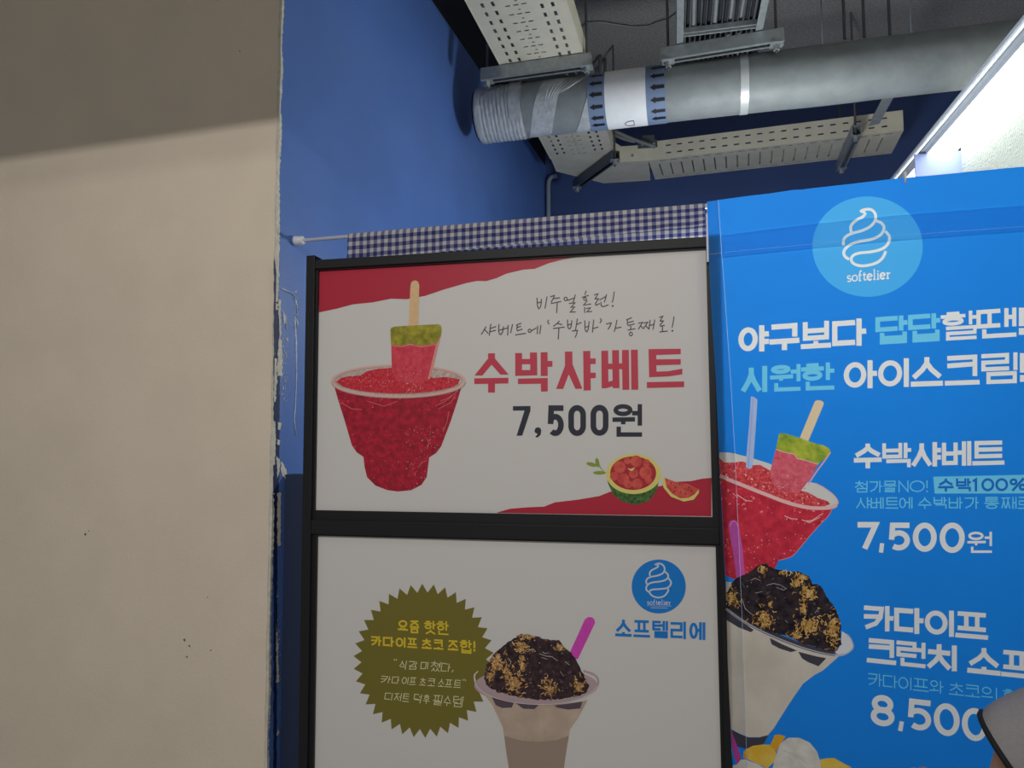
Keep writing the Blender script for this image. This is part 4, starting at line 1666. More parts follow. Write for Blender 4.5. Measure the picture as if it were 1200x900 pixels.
# sundae picture
C_DK = ink('c_choc', (30, 22, 26), KL, rough=.3, noise=.3, nscale=80, cols=((20, 15, 20), (48, 34, 36)))
C_MD = ink('c_choc_mid', (62, 46, 46), KL)
C_HI = ink('c_choc_shine', (150, 140, 142), KL)
C_G1 = ink('c_crumb', (124, 94, 56), KL)
C_G2 = ink('c_crumb_light', (150, 120, 80), KL)
C_G3 = ink('c_crumb_dark', (84, 58, 36), KL)
C_CR = ink('c_icecream', (124, 110, 98), KL, noise=.06, nscale=20, cols=((116, 102, 90), (132, 118, 106)))
C_CR2 = ink('c_icecream_low', (106, 92, 82), KL)
C_GL = ink('c_glass', (122, 106, 108), KL)
C_GL2 = ink('c_glass_light', (158, 146, 148), KL)
C_SH = ink('c_under_rim', (58, 48, 56), KL)
C_SP = ink('c_spoon', (142, 46, 122), KL, noise=.08, nscale=80)


def mound(art, Zf, k, outline, crumbs, streaks, C, layer):
    dk, md, hi, g1, g2, g3 = C
    art.poly(Zf(ragged(outline, 5, 14)), dk, layer)
    po = Zf(outline)
    scatter(art, po, 110, .6, 1.8, [dk, md, dk], layer + .8)
    for cx_, cy_, rx_, ry_ in crumbs:
        X_, Y_ = Zf([(cx_, cy_)])[0]
        area = rx_ * ry_ / k / k
        shards(art, X_, Y_, rx_ / k, ry_ / k, int(8 + area * 1.0), 4.6, 1.1, [g1, g1, g2, g3], layer + 1.5, po)
    scatter(art, po, 60, .25, .6, [hi, md], layer + 2.2)
    for s in streaks:
        art.strip(Zf(s), .55, hi, layer + 2.4, taper=True)


Zd = zz(545, 730, 5.294)
A.poly(zz(560, 640, 3.75)([(415, 500), (403, 470), (462, 340), (470, 322), (484, 312), (500, 312), (512, 322), (515, 338), (508, 352), (440, 495)]), C_SP, 0)
A.poly(Zd(ell(440, 388, 383, 112, 50)), C_GL, .5)
bz = 902
A.poly(Zd([(108, 430), (170, 510), (235, 650), (255, 800), (272, bz), (613, bz), (630, 780), (650, 660), (700, 590), (760, 478), (640, 502), (440, 508), (250, 480)]), C_CR, 1)
A.poly(Zd([(244, 700), (350, 730), (450, 738), (560, 728), (644, 700), (630, 780), (613, bz), (272, bz), (255, 800)]), C_CR2, 1.2)
for pts in ([(165, 460), (305, 490), (290, 525), (230, 528), (190, 510)], [(310, 495), (458, 508), (430, 535), (360, 532)], [(555, 512), (728, 488), (715, 530), (640, 538), (570, 525)]):
    A.poly(Zd(pts), C_SH, 1.5)
mo = [(120, 345), (132, 260), (180, 190), (240, 140), (300, 100), (345, 70), (400, 75), (460, 90), (530, 105), (585, 110), (620, 150), (660, 190), (700, 250), (730, 310), (768, 395), (745, 440), (680, 460), (600, 470), (500, 478), (420, 475), (300, 455), (200, 425), (140, 395)]
mound(A, Zd, 5.294, mo, [(190, 245, 50, 70), (350, 150, 50, 40), (300, 370, 60, 80), (520, 400, 45, 55), (705, 390, 34, 60), (400, 85, 70, 14), (590, 150, 34, 22), (352, 260, 22, 50), (160, 330, 25, 40), (255, 300, 25, 35)],
      [[(385, 180), (420, 160), (435, 175)], [(460, 190), (500, 205), (540, 210), (575, 235)], [(475, 215), (510, 225)], [(270, 220), (285, 240), (278, 262)], [(400, 370), (415, 372)], [(620, 240), (650, 262)], [(590, 300), (612, 330)], [(480, 180), (495, 190), (520, 185)]],
      (C_DK, C_MD, C_HI, C_G1, C_G2, C_G3), 2)
rimf = [(60, 320), (62, 355), (90, 400), (150, 440), (250, 472), (360, 490), (480, 496), (600, 488), (700, 465), (775, 430), (820, 385), (824, 350), (800, 320), (740, 298)]
A.strip(smooth(Zd(rimf)), 2.2, C_GL, 6, e0=True, e1=True)
A.strip(smooth(Zd([(x_ - 2, y_ + 10) for x_, y_ in rimf[:11]])), .8, C_GL2, 6.3)
A.strip(smooth(Zd([(80, 300), (58, 325), (62, 360)])), 1.2, C_GL2, 6.4)
A.done('sundae_picture', lo_, 'picture of a chocolate crumb sundae in a clear cup')

# ------------------------------------------------------------------ gingham cloth on its tension rod
YR = 1.815
ra_ = hitW(346, 282.5, 0.0)
rodA = hitW(346, 282.5, 0.004)
rodB = hitY(838, 241, YR + .0)
rodvec = (rodB - rodA)
rod = thing('tension_rod', (rodA + rodB) / 2, 'thin white tension rod jammed against the blue wall', 'curtain rod')
bm = bmesh.new()
add_tube(bm, [rodA, rodB], .0052, 14)
obj('tube', bm, M_WHITE, rod, True)
bm = bmesh.new()
rdn = rodvec.normalized()
add_tube(bm, [rodA - rdn * .002, rodA + rdn * .004, rodA + rdn * .010, rodA + rdn * .024, rodA + rdn * .026], [.0135, .0138, .0125, .0115, .008], 20)
o = obj('end_cap', bm, M_WHITE, rod, True)
o['label'] = 'round white rubber end cap'


def cloth_mesh(side, drop, s0, s1, waves, amp):
    bm = bmesh.new()
    uvl = bm.loops.layers.uv.new('UVMap')
    NX, NZ = 160, 14
    grid = []
    L = rodvec.length
    for i in range(NX + 1):
        f_ = s0 + (s1 - s0) * i / NX
        c = rodA + rodvec * f_
        row = []
        for j in range(NZ + 1):
            v_ = j / NZ
            if v_ < .12:                     # over the rod
                a = math.pi / 2 * (v_ / .12)
                off = Vector((0, side * .0075 * math.sin(a), .0075 * math.cos(a) + .0005))
            else:
                t = (v_ - .12) / .88
                wv = amp * t * (math.sin(f_ * waves) + .5 * math.sin(f_ * waves * 2.3 + 1))
                off = Vector((0, side * (.0085 + .002 * t) + wv, -drop * t * ((1.32 - .42 * f_) if side < 0 else 1)))
            row.append(bm.verts.new(c + off))
        grid.append(row)
    for i in range(NX):
        for j in range(NZ):
            f = bm.faces.new((grid[i][j], grid[i + 1][j], grid[i + 1][j + 1], grid[i][j + 1]))
            for lp, (a, c) in zip(f.loops, ((i, j), (i + 1, j), (i + 1, j + 1), (i, j + 1))):
                lp[uvl].uv = ((s0 + (s1 - s0) * a / NX) * 55.0, (max(0, c - 1.7) / NZ) * drop / .0158 + .2)
    return bm


s_left = (hit(409, 277, rodA, Vector((0, 1, 0))) - rodA).dot(rdn) / rodvec.length
cloth = thing('gingham_valance', rodA + rodvec * .55, 'blue and white gingham cloth draped over the rod behind the black frame', 'curtain')
o = obj('front_flap', cloth_mesh(-1, .056, s_left, .978, 75, .0022), M_GING, cloth, True)
o = obj('back_flap', cloth_mesh(1, .12, s_left + .002, .985, 62, .0015), M_GING, cloth, True)

# ------------------------------------------------------------------ the blue banner
ba = math.radians(10)
BDIR = Vector((math.cos(ba), -math.sin(ba), 0))
BN = Vector((-math.sin(ba), -math.cos(ba), 0))
B0 = hitY(829, 300, 1.722)
KB = 1.22
TRANS = .66


def bink(name, rgb, k=KB, **kw):
    kw.setdefault('bump', .35)
    kw.setdefault('bscale', 9)
    return mat(name, rgb, .5, k=k, spec=.35, trans=TRANS, **kw)


M_BAN = bink('banner_blue', (26, 128, 216), KB, noise=.03, nscale=4)
M_HEM = mat('banner_hem', (226, 234, 242), .5, trans=.95)
M_HEM2 = mat('banner_pocket', (205, 228, 246), .5, trans=.95)
B_WH = bink('b_white', (224, 222, 216))
B_LB = bink('b_light_blue', (108, 196, 226))
B_CIR = bink('b_circle', (70, 166, 224))
B_BL = bink('b_text_blue', (28, 104, 186))
B_ST = bink('b_stitch', (150, 168, 190))


def bp(px, py, off=0.0):
    return hit(px, py, B0 + BN * off, BN)


banner = thing('fabric_banner', bp(1000, 900), 'large blue fabric banner with white lettering and dessert pictures beside the black frame', 'banner')
outline = [(828.5, 236.3), (840, 234.6), (880, 229.2), (900, 227), (930, 222.5), (940, 222.2), (948, 221), (1000, 215.2), (1035, 211), (1062, 208), (1100, 204.8), (1150, 199.8), (1200, 195.2), (1290, 187)]
low = [(1300, 1180), (1100, 1140), (900, 1100), (868, 1094), (861, 960), (857.5, 880), (854, 790), (850.5, 690), (846.5, 620), (843, 540), (838.5, 440), (834, 370), (831, 310), (829.5, 260)]
A = Art(B0, BN, base=.0003)
A.ux, A.parts, A.flat = BDIR, [], []
A.poly(outline + low, M_BAN, -1)
A.done('fabric', banner)
hemx = [(841.5, 235), (846, 300), (851, 370), (856.5, 450), (861, 530), (866, 640), (869.5, 720), (872, 800), (875.5, 900)]
hemq = ([(829, 236.3)] + [(hemx[0][0], hemx[0][1] - .4)] + hemx[1:] + [(858.5, 900), (857.2, 880), (854, 790), (850.5, 690), (846.5, 620), (843.2, 540), (838.7, 440), (834.2, 370), (831.2, 310), (829.7, 260)])
bm = bmesh.new()
bm.faces.new([bm.verts.new(bp(x_, y_, -.002)) for x_, y_ in hemq])
obj('side_hem', bm, M_HEM, banner)['label'] = 'double folded side hem'

pk = [(846.2, 302.5), (880, 299), (950, 292), (1046, 283), (1120, 277.5), (1200, 272), (1290, 266)]
top_in = [(x_, y_ + .6) for x_, y_ in outline]
bm = bmesh.new()
bm.faces.new([bm.verts.new(bp(x_, y_, -.002)) for x_, y_ in [(846, 276), (950, 263), (1046, 253), (1200, 241), (1290, 233)] + pk[::-1]])
obj('top_pocket', bm, M_HEM2, banner)['label'] = 'double folded top pocket'
st = [(850, 295.5), (950, 286), (1046, 276.5), (1120, 271), (1200, 265.3), (1290, 259)]
A.strip(hemx, .42, B_ST, 15, e0=False)
for a_, b_ in zip(st, st[1:]):
    L = math.hypot(b_[0] - a_[0], b_[1] - a_[1])
    n = int(L / 3)
    for k in range(n):
        t0_, t1_ = k / n, (k + .6) / n
        A.strip([(a_[0] + (b_[0] - a_[0]) * t, a_[1] + (b_[1] - a_[1]) * t) for t in (t0_, t1_)], .45, B_ST, 15)
A.strip([(831.3, 298), (846, 296.5)], .7, B_ST, 15)
A.done('stitching', banner, 'pale stitching lines')

# logo disc
Zb = zz(940, 210, 6.43)
A.poly(Zb(ell(493, 508, 416, 378, 72)), B_CIR, 1.4)
T1_ = [(370, 398), (366, 360), (385, 328), (420, 302), (455, 284), (474, 262), (464, 247), (446, 240), (472, 229), (515, 228), (545, 250), (555, 288), (543, 325), (508, 360), (450, 388), (390, 404), (342, 424), (314, 452), (311, 488)]
T2_ = [(570, 318), (600, 332), (617, 362), (606, 402), (570, 434), (510, 456), (430, 470), (370, 490), (328, 522), (313, 555), (325, 584), (344, 598)]
T3_ = [(635, 400), (655, 428), (657, 462), (635, 502), (590, 530), (520, 547), (440, 555), (392, 570), (369, 600), (385, 633), (430, 651), (490, 650), (560, 630), (605, 595), (627, 552)]
for s in (T1_, T2_, T3_):
    A.strip(smooth(Zb(s)), 3.3, B_WH, 2, e0=True, e1=True)
softelier(A, 940 + 338 / 6.43, 210 + 772 / 6.43, 940 + 666 / 6.43, 210 + 746 / 6.43, 6.8, 1.8, B_WH, 2)
A.done('logo', banner, 'round light blue logo with white swirl')
# headline
kz = 1200 / 380
LB = B_LB
ln(820, 200, kz, [('야', 143, 256), ('구', 258, 369), ('보', 374, 486), ('다', 490, 616), ('답', 650, 769, LB), ('답', 771, 890, LB), ('할', 892, 1027), ('땐', 1024, 1172)], ((145, 578), (1172, 506)), ((145, 674), (1172, 614)), 6.2, B_WH, 1)
ln(820, 200, kz, [('!', 1176, 1206)], ((1176, 508), (1206, 506)), ((1176, 606), (1206, 604)), 6.4, B_WH, 1)
ln(820, 200, kz, [('시', 155, 250, LB), ('원', 260, 373, LB), ('한', 375, 498, LB), ('아', 533, 656), ('이', 660, 774), ('스', 781, 900), ('크', 907, 1036), ('림', 1042, 1176)], ((155, 727), (1176, 672)), ((155, 822), (1176, 786)), 6.0, B_WH, 1)
ln(820, 200, kz, [('!', 1180, 1210)], ((1180, 676), (1210, 674)), ((1180, 780), (1210, 778)), 6.4, B_WH, 1)
A.done('headline_lettering', banner, 'white and light blue headline lettering')
k5 = 1181 / 210
ln(990, 500, k5, [('수', 60, 243), ('박', 247, 438), ('샤', 443, 634), ('베', 640, 834), ('트', 840, 1052)], ((60, 114), (1052, 90)), ((60, 277), (1052, 250)), 5.4, B_WH, 1)
A.done('item_lettering', banner, 'white name of the watermelon sherbet')
ln(990, 500, k5, [('첨', 68, 150), ('가', 162, 246), ('물', 255, 340), ('N', 354, 420), ('O', 428, 526), ('!', 532, 552)], ((68, 358), (552, 354)), ((68, 434), (552, 430)), 1.35, B_LB, 1)
A.poly(zz(990, 500, k5)([(583, 330), (1240, 316), (1240, 440), (592, 441)]), B_LB, .8)
ln(990, 500, k5, [('수', 615, 717), ('박', 733, 832), ('1', 838, 882), ('0', 900, 985), ('0', 992, 1076), ('%', 1084, 1200)], ((615, 342), (1200, 338)), ((615, 428), (1200, 424)), 2.8, B_BL, 1.6)
ln(990, 500, k5, [('샤', 75, 166), ('베', 170, 256), ('트', 268, 352), ('에', 358, 446), ('수', 483, 572), ('박', 585, 672), ('바', 685, 776), ('가', 790, 882), ('통', 920, 1016), ('째', 1032, 1132), ('로', 1140, 1228)], ((75, 466), (1228, 462)), ((75, 540), (1228, 542)), 1.4, B_LB, 1)
A.done('detail_lettering', banner, 'light blue small lettering under the sherbet name')
Z5 = zz(990, 500, k5)
box(Z5, '7', 84, 222, 628, 806, 6.6, B_WH, 1)
box(Z5, ',', 222, 264, 768, 830, 5.0, B_WH, 1)
box(Z5, '5', 284, 432, 632, 816, 6.4, B_WH, 1)
box(Z5, '0', 448, 606, 632, 825, 6.6, B_WH, 1)
box(Z5, '0', 625, 791, 632, 832, 6.6, B_WH, 1)
box(Z5, '원', 808, 970, 692, 832, 2.9, B_WH, 1)
A.done('price_lettering', banner, 'white price 7,500')
k6 = 995 / 210
ln(990, 690, k6, [('카', 106, 270), ('다', 274, 437), ('이', 444, 606), ('프', 614, 796)], ((106, 86), (796, 136)), ((106, 226), (796, 284)), 5.8, B_WH, 1)
ln(990, 690, k6, [('크', 122, 285), ('런', 287, 448), ('치', 460, 622), ('소', 680, 865), ('프', 868, 1040)], ((122, 272), (1040, 352)), ((122, 408), (1040, 502)), 5.8, B_WH, 1)
A.done('item_lettering', banner, 'white two line name of the crunch dessert')
ln(990, 690, k6, [('카', 130, 206), ('다', 212, 291), ('이', 297, 370), ('프', 378, 466), ('와', 470, 547), ('초', 578, 662), ('코', 668, 750), ('의', 757, 845), ('핫', 880, 970), ('한', 976, 1062)], ((130, 464), (1062, 576)), ((130, 536), (1062, 640)), 1.3, B_LB, 1)
A.done('detail_lettering', banner, 'light blue small line above the 8,500 price')
Z6 = zz(990, 690, k6)


def boxs(Zf, ch, x0, x1, yt0, yt1, yb0, yb1, t, m, layer, **kw):
    a = Zf([(x0, yt0), (x1, yt1), (x0, yb0), (x1, yb1)])
    A.glyph(ch, a[0][0], a[1][0], (a[0], a[1]), (a[2], a[3]), t, m, layer, **kw)


boxs(Z6, '8', 144, 276, 582, 598, 752, 768, 6.8, B_WH, 1)
boxs(Z6, ',', 292, 334, 734, 738, 788, 792, 5.2, B_WH, 1)
boxs(Z6, '5', 344, 482, 606, 622, 776, 796, 6.6, B_WH, 1)
boxs(Z6, '0', 494, 638, 626, 646, 806, 828, 6.8, B_WH, 1)
boxs(Z6, '0', 650, 794, 652, 672, 834, 856, 6.8, B_WH, 1)
boxs(Z6, '원', 806, 960, 740, 760, 870, 890, 3.0, B_WH, 1)
A.done('price_lettering', banner, 'white price 8,500')

# pictures on the banner
K2 = 1.15
Q_RED = bink('q_red', (196, 44, 62), K2, noise=.15, nscale=50, cols=((176, 38, 56), (212, 54, 70)))
Q_SL = bink('q_slush', (206, 62, 70), K2, noise=.2, nscale=150, cols=((180, 42, 54), (224, 86, 86)))
Q_PINK = bink('q_pink', (226, 120, 120), K2)
Q_PALE = bink('q_pale', (236, 178, 172), K2)
Q_RIM = bink('q_rim', (224, 178, 170), K2)
Q_BACK = bink('q_back', (206, 200, 192), K2)
Q_POP = bink('q_pop', (212, 92, 104), K2, noise=.1, nscale=90, cols=((200, 76, 90), (220, 106, 116)))
Q_GRN = bink('q_green', (150, 164, 44), K2, noise=.2, nscale=60, cols=((118, 146, 48), (182, 184, 62)))
Q_STK = bink('q_stick', (224, 198, 158), K2)
Q_STRAW = bink('q_straw', (168, 182, 216), K2, noise=.08, nscale=40)
Q_SPN = bink('q_spoon', (196, 84, 160), K2, noise=.06, nscale=80)
Za, Z2 = zz(840, 450, 7.5), zz(840, 550, 1029 / 160)
# back of the cup and slush
A.poly(Za([(22, 602), (60, 600), (130, 605), (240, 632), (330, 658), (470, 702)]) + Z2([(640, 95), (725, 100), (800, 128), (870, 182), (912, 240), (905, 268), (870, 284), (760, 290)]) + Za([(500, 860), (250, 800), (22, 700)]), Q_BACK, 1)
slq = Za([(22, 650), (70, 690), (140, 690), (230, 680), (300, 715), (380, 710), (470, 762)]) + Z2([(560, 140), (690, 175), (760, 215), (830, 238), (856, 262), (800, 284), (700, 280), (600, 262), (500, 232), (400, 192), (300, 152), (200, 112), (100, 72), (26, 42)])
A.poly(slq, Q_SL, 1.4)
scatter(A, slq, 200, .4, 1.3, [Q_PINK, Q_RED, Q_PALE, Q_SL], 1.8)
bodyq = Z2([(26, 60), (100, 90), (200, 130), (300, 170), (400, 208), (500, 245), (600, 272), (700, 292), (800, 296), (868, 292), (840, 350), (790, 400), (700, 500), (600, 620), (555, 660), (465, 685), (440, 745), (300, 800), (130, 828), (66, 800), (52, 600), (40, 300)])
A.poly(bodyq, Q_RED, 2)
scatter(A, bodyq, 130, .3, .9, [Q_PINK, Q_PALE, Q_SL], 2.4, lambda x_, y_: y_ > 625)
scatter(A, bodyq, 90, .5, 1.5, [Q_SL, Q_PINK], 2.4, lambda x_, y_: y_ < 605 + (x_ - 900) * .25)
for s in ([(150, 190), (220, 235), (270, 240)], [(510, 350), (560, 372), (610, 375)], [(660, 390), (720, 385), (800, 330)], [(640, 380), (700, 400), (780, 360)], [(120, 180), (160, 215)]):
    A.strip(Z2(s), 1.2, Q_PALE, 2.8, taper=True)
fr = Z2([(25, 48), (100, 82), (200, 122), (300, 162), (400, 201), (500, 240), (600, 270), (700, 289), (800, 292), (870, 286), (903, 268), (911, 240), (875, 190), (800, 136), (740, 106)])
A.strip(smooth(fr[:11]), 4.2, Q_RIM, 3)
A.strip(smooth([(x_, y_ - 1.2) for x_, y_ in fr[:9]]), .8, Q_PALE, 3.2)
A.strip(smooth(fr[9:]), 1.5, Q_RIM, 3.1)
A.strip(smooth(Z2([(870, 290), (845, 345), (790, 402), (700, 502), (600, 622), (556, 660), (466, 686)])), .9, Q_PINK, 3.1)
A.done('sherbet_picture', banner, 'picture of a tilted cup of red sherbet')
A.poly(Za([(300, 110), (322, 112), (357, 135), (345, 350), (322, 660), (310, 738), (288, 745), (255, 735), (260, 640), (285, 350)]), Q_STRAW, 3.6)
A.strip(Za([(318, 125), (303, 350), (282, 640), (276, 735)]), 1.4, bink('q_straw2', (150, 166, 208), K2), 3.8)
A.done('straw_picture', banner, 'picture of a pale straw')
A.poly(Za([(730, 472), (855, 170), (862, 152), (885, 142), (915, 145), (938, 160), (940, 178), (803, 505)]), Q_STK, 3.4)
A.poly(Za([(520, 570), (600, 597), (680, 612), (710, 652), (800, 672), (892, 702), (830, 820), (770, 900), (720, 960), (560, 950), (490, 870), (468, 770)]), Q_POP, 3.6)
A.poly(Za([(520, 572), (545, 445), (560, 434), (585, 431), (720, 470), (800, 500), (890, 530), (930, 535), (990, 568), (1000, 592), (960, 650), (892, 704), (800, 674), (710, 654), (680, 614), (600, 599)]), Q_GRN, 3.8)
A.strip(Za([(1000, 600), (955, 665), (895, 745), (850, 810), (800, 890)]), 1.5, Q_PALE, 4)
A.strip(Za([(520, 574), (600, 602), (680, 616), (710, 657), (800, 677), (890, 706)]), .9, Q_PALE, 4)
for _ in range(70):
    A.blob(840 + random.gauss(560, 90) / 7.5, 450 + random.gauss(900, 36) / 7.5, random.uniform(.4, 1.1), random.uniform(.3, .8), random.choice([Q_SL, Q_RED, Q_PINK, Q_PALE]), 4.2, 6, .3)
A.done('ice_bar_picture', banner, 'picture of a tilted watermelon ice bar')
A.poly(Z2([(88, 425), (92, 402), (106, 386), (125, 381), (146, 388), (158, 404), (166, 430), (195, 600), (213, 800), (205, 830), (150, 830), (122, 620), (102, 520)]), Q_SPN, 4.6)
A.strip(Z2([(100, 430), (112, 396), (130, 388), (150, 402), (158, 430)]), .8, bink('q_spoon2', (226, 140, 200), K2), 4.8)
A.done('spoon_picture', banner, 'picture of a pink plastic spoon')

D_DK = bink('d_choc', (40, 32, 36), K2, noise=.3, nscale=70, cols=((28, 22, 26), (62, 50, 54)))
D_MD = bink('d_choc_mid', (84, 72, 76), K2)
D_HI = bink('d_choc_shine', (190, 184, 188), K2)
D_G1 = bink('d_crumb', (186, 140, 72), K2)
D_G2 = bink('d_crumb_light', (216, 176, 106), K2)
D_G3 = bink('d_crumb_dark', (128, 88, 44), K2)
D_CR = bink('d_icecream', (206, 192, 174), K2, noise=.05, nscale=12, cols=((198, 184, 166), (214, 201, 184)))
D_GL = bink('d_glass', (186, 182, 182), K2)
D_GL2 = bink('d_glass_light', (214, 212, 212), K2)
D_GR = bink('d_glass_dark', (70, 66, 74), K2)
Z3, Z4 = zz(840, 640, 6), zz(840, 760, 1093 / 170)
cup = Z3([(64, 250), (110, 255), (180, 530), (300, 590), (480, 668), (720, 752), (862, 772)]) + Z4([(800, 165), (735, 200), (650, 265), (590, 350), (530, 440), (430, 600), (385, 652), (320, 668), (240, 668), (170, 640), (106, 606), (94, 380), (82, 100)])
A.poly(cup, D_CR, 5)
A.poly(Z4([(108, 610), (170, 642), (240, 670), (320, 670), (388, 652), (357, 715), (300, 742), (220, 756), (155, 738), (112, 700)]), D_GR, 5)
for pts in ([(68, 455), (180, 530), (260, 590), (240, 605), (150, 570), (70, 520)], [(372, 645), (460, 690), (565, 735), (520, 745), (440, 720), (385, 690)], [(572, 742), (700, 775), (770, 788), (715, 845), (640, 815), (600, 790)]):
    A.poly(Z3(pts), D_GR, 5.4)
A.poly(Z3([(880, 598), (915, 620), (944, 652), (959, 700), (945, 738), (900, 762), (862, 768), (830, 745), (868, 700)]), D_GL2, 5.6)
A.strip(smooth([(x_, y_ - 2.2) for x_, y_ in Z3([(66, 442), (160, 512), (260, 572), (370, 626), (480, 672), (600, 716), (720, 750), (830, 768)])]), 6.5, D_GR, 5.8)
mo2 = [(68, 330), (105, 262), (150, 215), (220, 190), (300, 130), (345, 122), (380, 150), (440, 165), (500, 178), (580, 180), (650, 215), (668, 260), (735, 280), (790, 380), (850, 460), (872, 560), (876, 690), (835, 745), (700, 715), (600, 685), (480, 625), (380, 610), (250, 550), (120, 460), (68, 430)]
mound(A, Z3, 6, mo2, [(110, 370, 48, 60), (335, 515, 66, 80), (320, 165, 26, 40), (470, 187, 40, 16), (605, 215, 62, 25), (560, 255, 45, 34), (640, 330, 66, 50), (612, 440, 26, 62), (655, 560, 92, 70), (820, 580, 52, 115), (560, 635, 55, 34), (375, 405, 10, 30)],
      [[(350, 275), (400, 262), (450, 275), (490, 300)], [(240, 240), (270, 225), (310, 245)], [(180, 380), (200, 440), (260, 490)], [(690, 470), (720, 435)], [(270, 330), (320, 320)], [(420, 290), (470, 310), (490, 295)], [(480, 520), (500, 540)], [(800, 440), (815, 420)]],
      (D_DK, D_MD, D_HI, D_G1, D_G2, D_G3), 6)
fr3 = Z3([(66, 442), (160, 512), (260, 572), (370, 626), (480, 672), (600, 716), (720, 750), (830, 768), (900, 760), (945, 732), (959, 700), (942, 652), (915, 620)])
A.strip(smooth(fr3[:9]), 2.6, D_GL, 10)
A.strip(smooth([(x_, y_ + .3) for x_, y_ in fr3[:8]]), .8, D_GR, 10.3)
A.strip(smooth(fr3[7:]), 1.5, D_GL, 10.2)
A.done('sundae_picture', banner, 'picture of a tilted chocolate crumb sundae')
A.poly(Z4([(107, 612), (128, 665), (160, 750), (186, 832), (150, 872), (128, 800), (114, 730)]), bink('q_spoon3', (190, 70, 148), K2), 6)
M_YL = bink('m_mango', (238, 196, 74), K2, noise=.1, nscale=30, cols=((228, 176, 54), (244, 210, 98)))
M_OR = bink('m_mango_side', (226, 162, 42), K2)
M_CRM = bink('m_scoop', (216, 206, 190), K2, noise=.06, nscale=40, cols=((204, 194, 178), (226, 218, 204)))
A.poly(Z4([(152, 872), (180, 838), (215, 835), (300, 868), (372, 905), (380, 1000), (130, 1000), (120, 880)]), M_CRM, 6)
A.poly(Z4([(200, 780), (220, 760), (270, 733), (340, 724), (400, 724), (450, 790), (440, 850), (380, 902), (300, 866), (236, 836), (200, 825)]), M_YL, 6.4)
A.poly(Z4([(200, 780), (220, 760), (240, 772), (236, 836), (200, 825)]), M_OR, 6.6)
A.poly(Z4([(400, 735), (438, 652), (470, 648), (520, 662), (480, 720), (448, 780)]), M_OR, 6.8)
A.poly(Z4([(772, 838), (830, 826), (885, 825), (960, 868), (1010, 892), (1040, 1000), (770, 1000)]), M_YL, 6.6)
A.poly(Z4([(456, 780), (478, 715), (540, 672), (620, 672), (700, 708), (755, 775), (782, 860), (780, 1000), (400, 1000), (425, 880)]), M_CRM, 7)
A.strip(Z4([(500, 770), (560, 790), (640, 830), (690, 880)]), 1.0, bink('m_scoop2', (196, 186, 166), K2), 7.3, taper=True)
A.done('mango_picture', banner, 'picture of mango pieces and a cream scoop')
emboss(A, banner)
bm = bmesh.new()
tp = [hitY(px, py, 1.7285) for px, py in ((827.4, 252), (829.6, 251), (830.6, 306.5), (828.2, 307))]
add_prism(bm, tp, (0, .0008, 0))
obj('hanging_tape', bm, M_WHITE, banner)['label'] = 'narrow white tape hanging at the banner edge'
# hook that carries the banner
hp = bp(1061, 208, .004)
bm = bmesh.new()
add_tube(bm, [hp + Vector((0, .002, -.012)), hp + Vector((0, -.001, 0)), hp + Vector((0.001, 0, .011)), hp + Vector((.002, .006, .014)), hp + Vector((.002, .012, .010)), hp + Vector((.002, .012, -.004))], .0022, 8)
tag(obj('banner_hook', bm, M_WHITE, None, True), 'small white hook over the top edge of the blue banner', 'hook')

# ------------------------------------------------------------------ the person at the right edge
person = thing('person', (0.62, .93, 0), 'person in a grey short sleeved shirt with black cuff at lower right edge', 'person')


def loft(bm, rings, close0=True, close1=True):
    vs = [[bm.verts.new(p) for p in r] for r in rings]
    n = len(vs[0])
    for a, b_ in zip(vs, vs[1:]):
        for k in range(n):
            bm.faces.new((a[k], a[(k + 1) % n], b_[(k + 1) % n], b_[k]))
    if close0:
        bm.faces.new(vs[0][::-1])
    if close1:
        bm.faces.new(vs[-1])


def ering(c, ax, ay, n=24):
    return [Vector(c) + ax * math.cos(2 * math.pi * k / n) + ay * math.sin(2 * math.pi * k / n) for k in range(n)]


DP = 1.0
sh = atD(1224, 842, DP)                     # left shoulder joint
elb = atD(1166, 1052, DP + .02)
ex, ez = RT, Vector((0, 0, 1))              # right and up
ey = Vector((-RT.y, RT.x, 0))               # away from the camera
ex = Vector((RT.x, RT.y, 0)).normalized()
cb = sh + ex * .185                         # spine at shoulder height
cb.z = sh.z
GZ = lambda h: h
HT = sh.z + .30                             # total height


def skin(name, verts, edges, radii, m, parent, sub=2):
    me = bpy.data.meshes.new(name)
    me.from_pydata([tuple(v_) for v_ in verts], edges, [])
    o = link(name, me, m, parent)
    md = o.modifiers.new('skin', 'SKIN')
    md.use_smooth_shade = True
    for i, r in enumerate(radii):
        sv_ = me.skin_vertices[0].data[i]
        sv_.radius = r if isinstance(r, tuple) else (r, r)
        sv_.use_root = (i == 0)
    s_ = o.modifiers.new('sub', 'SUBSURF')
    s_.levels = s_.render_levels = sub
    for p in me.polygons:
        p.use_smooth = True
    return o


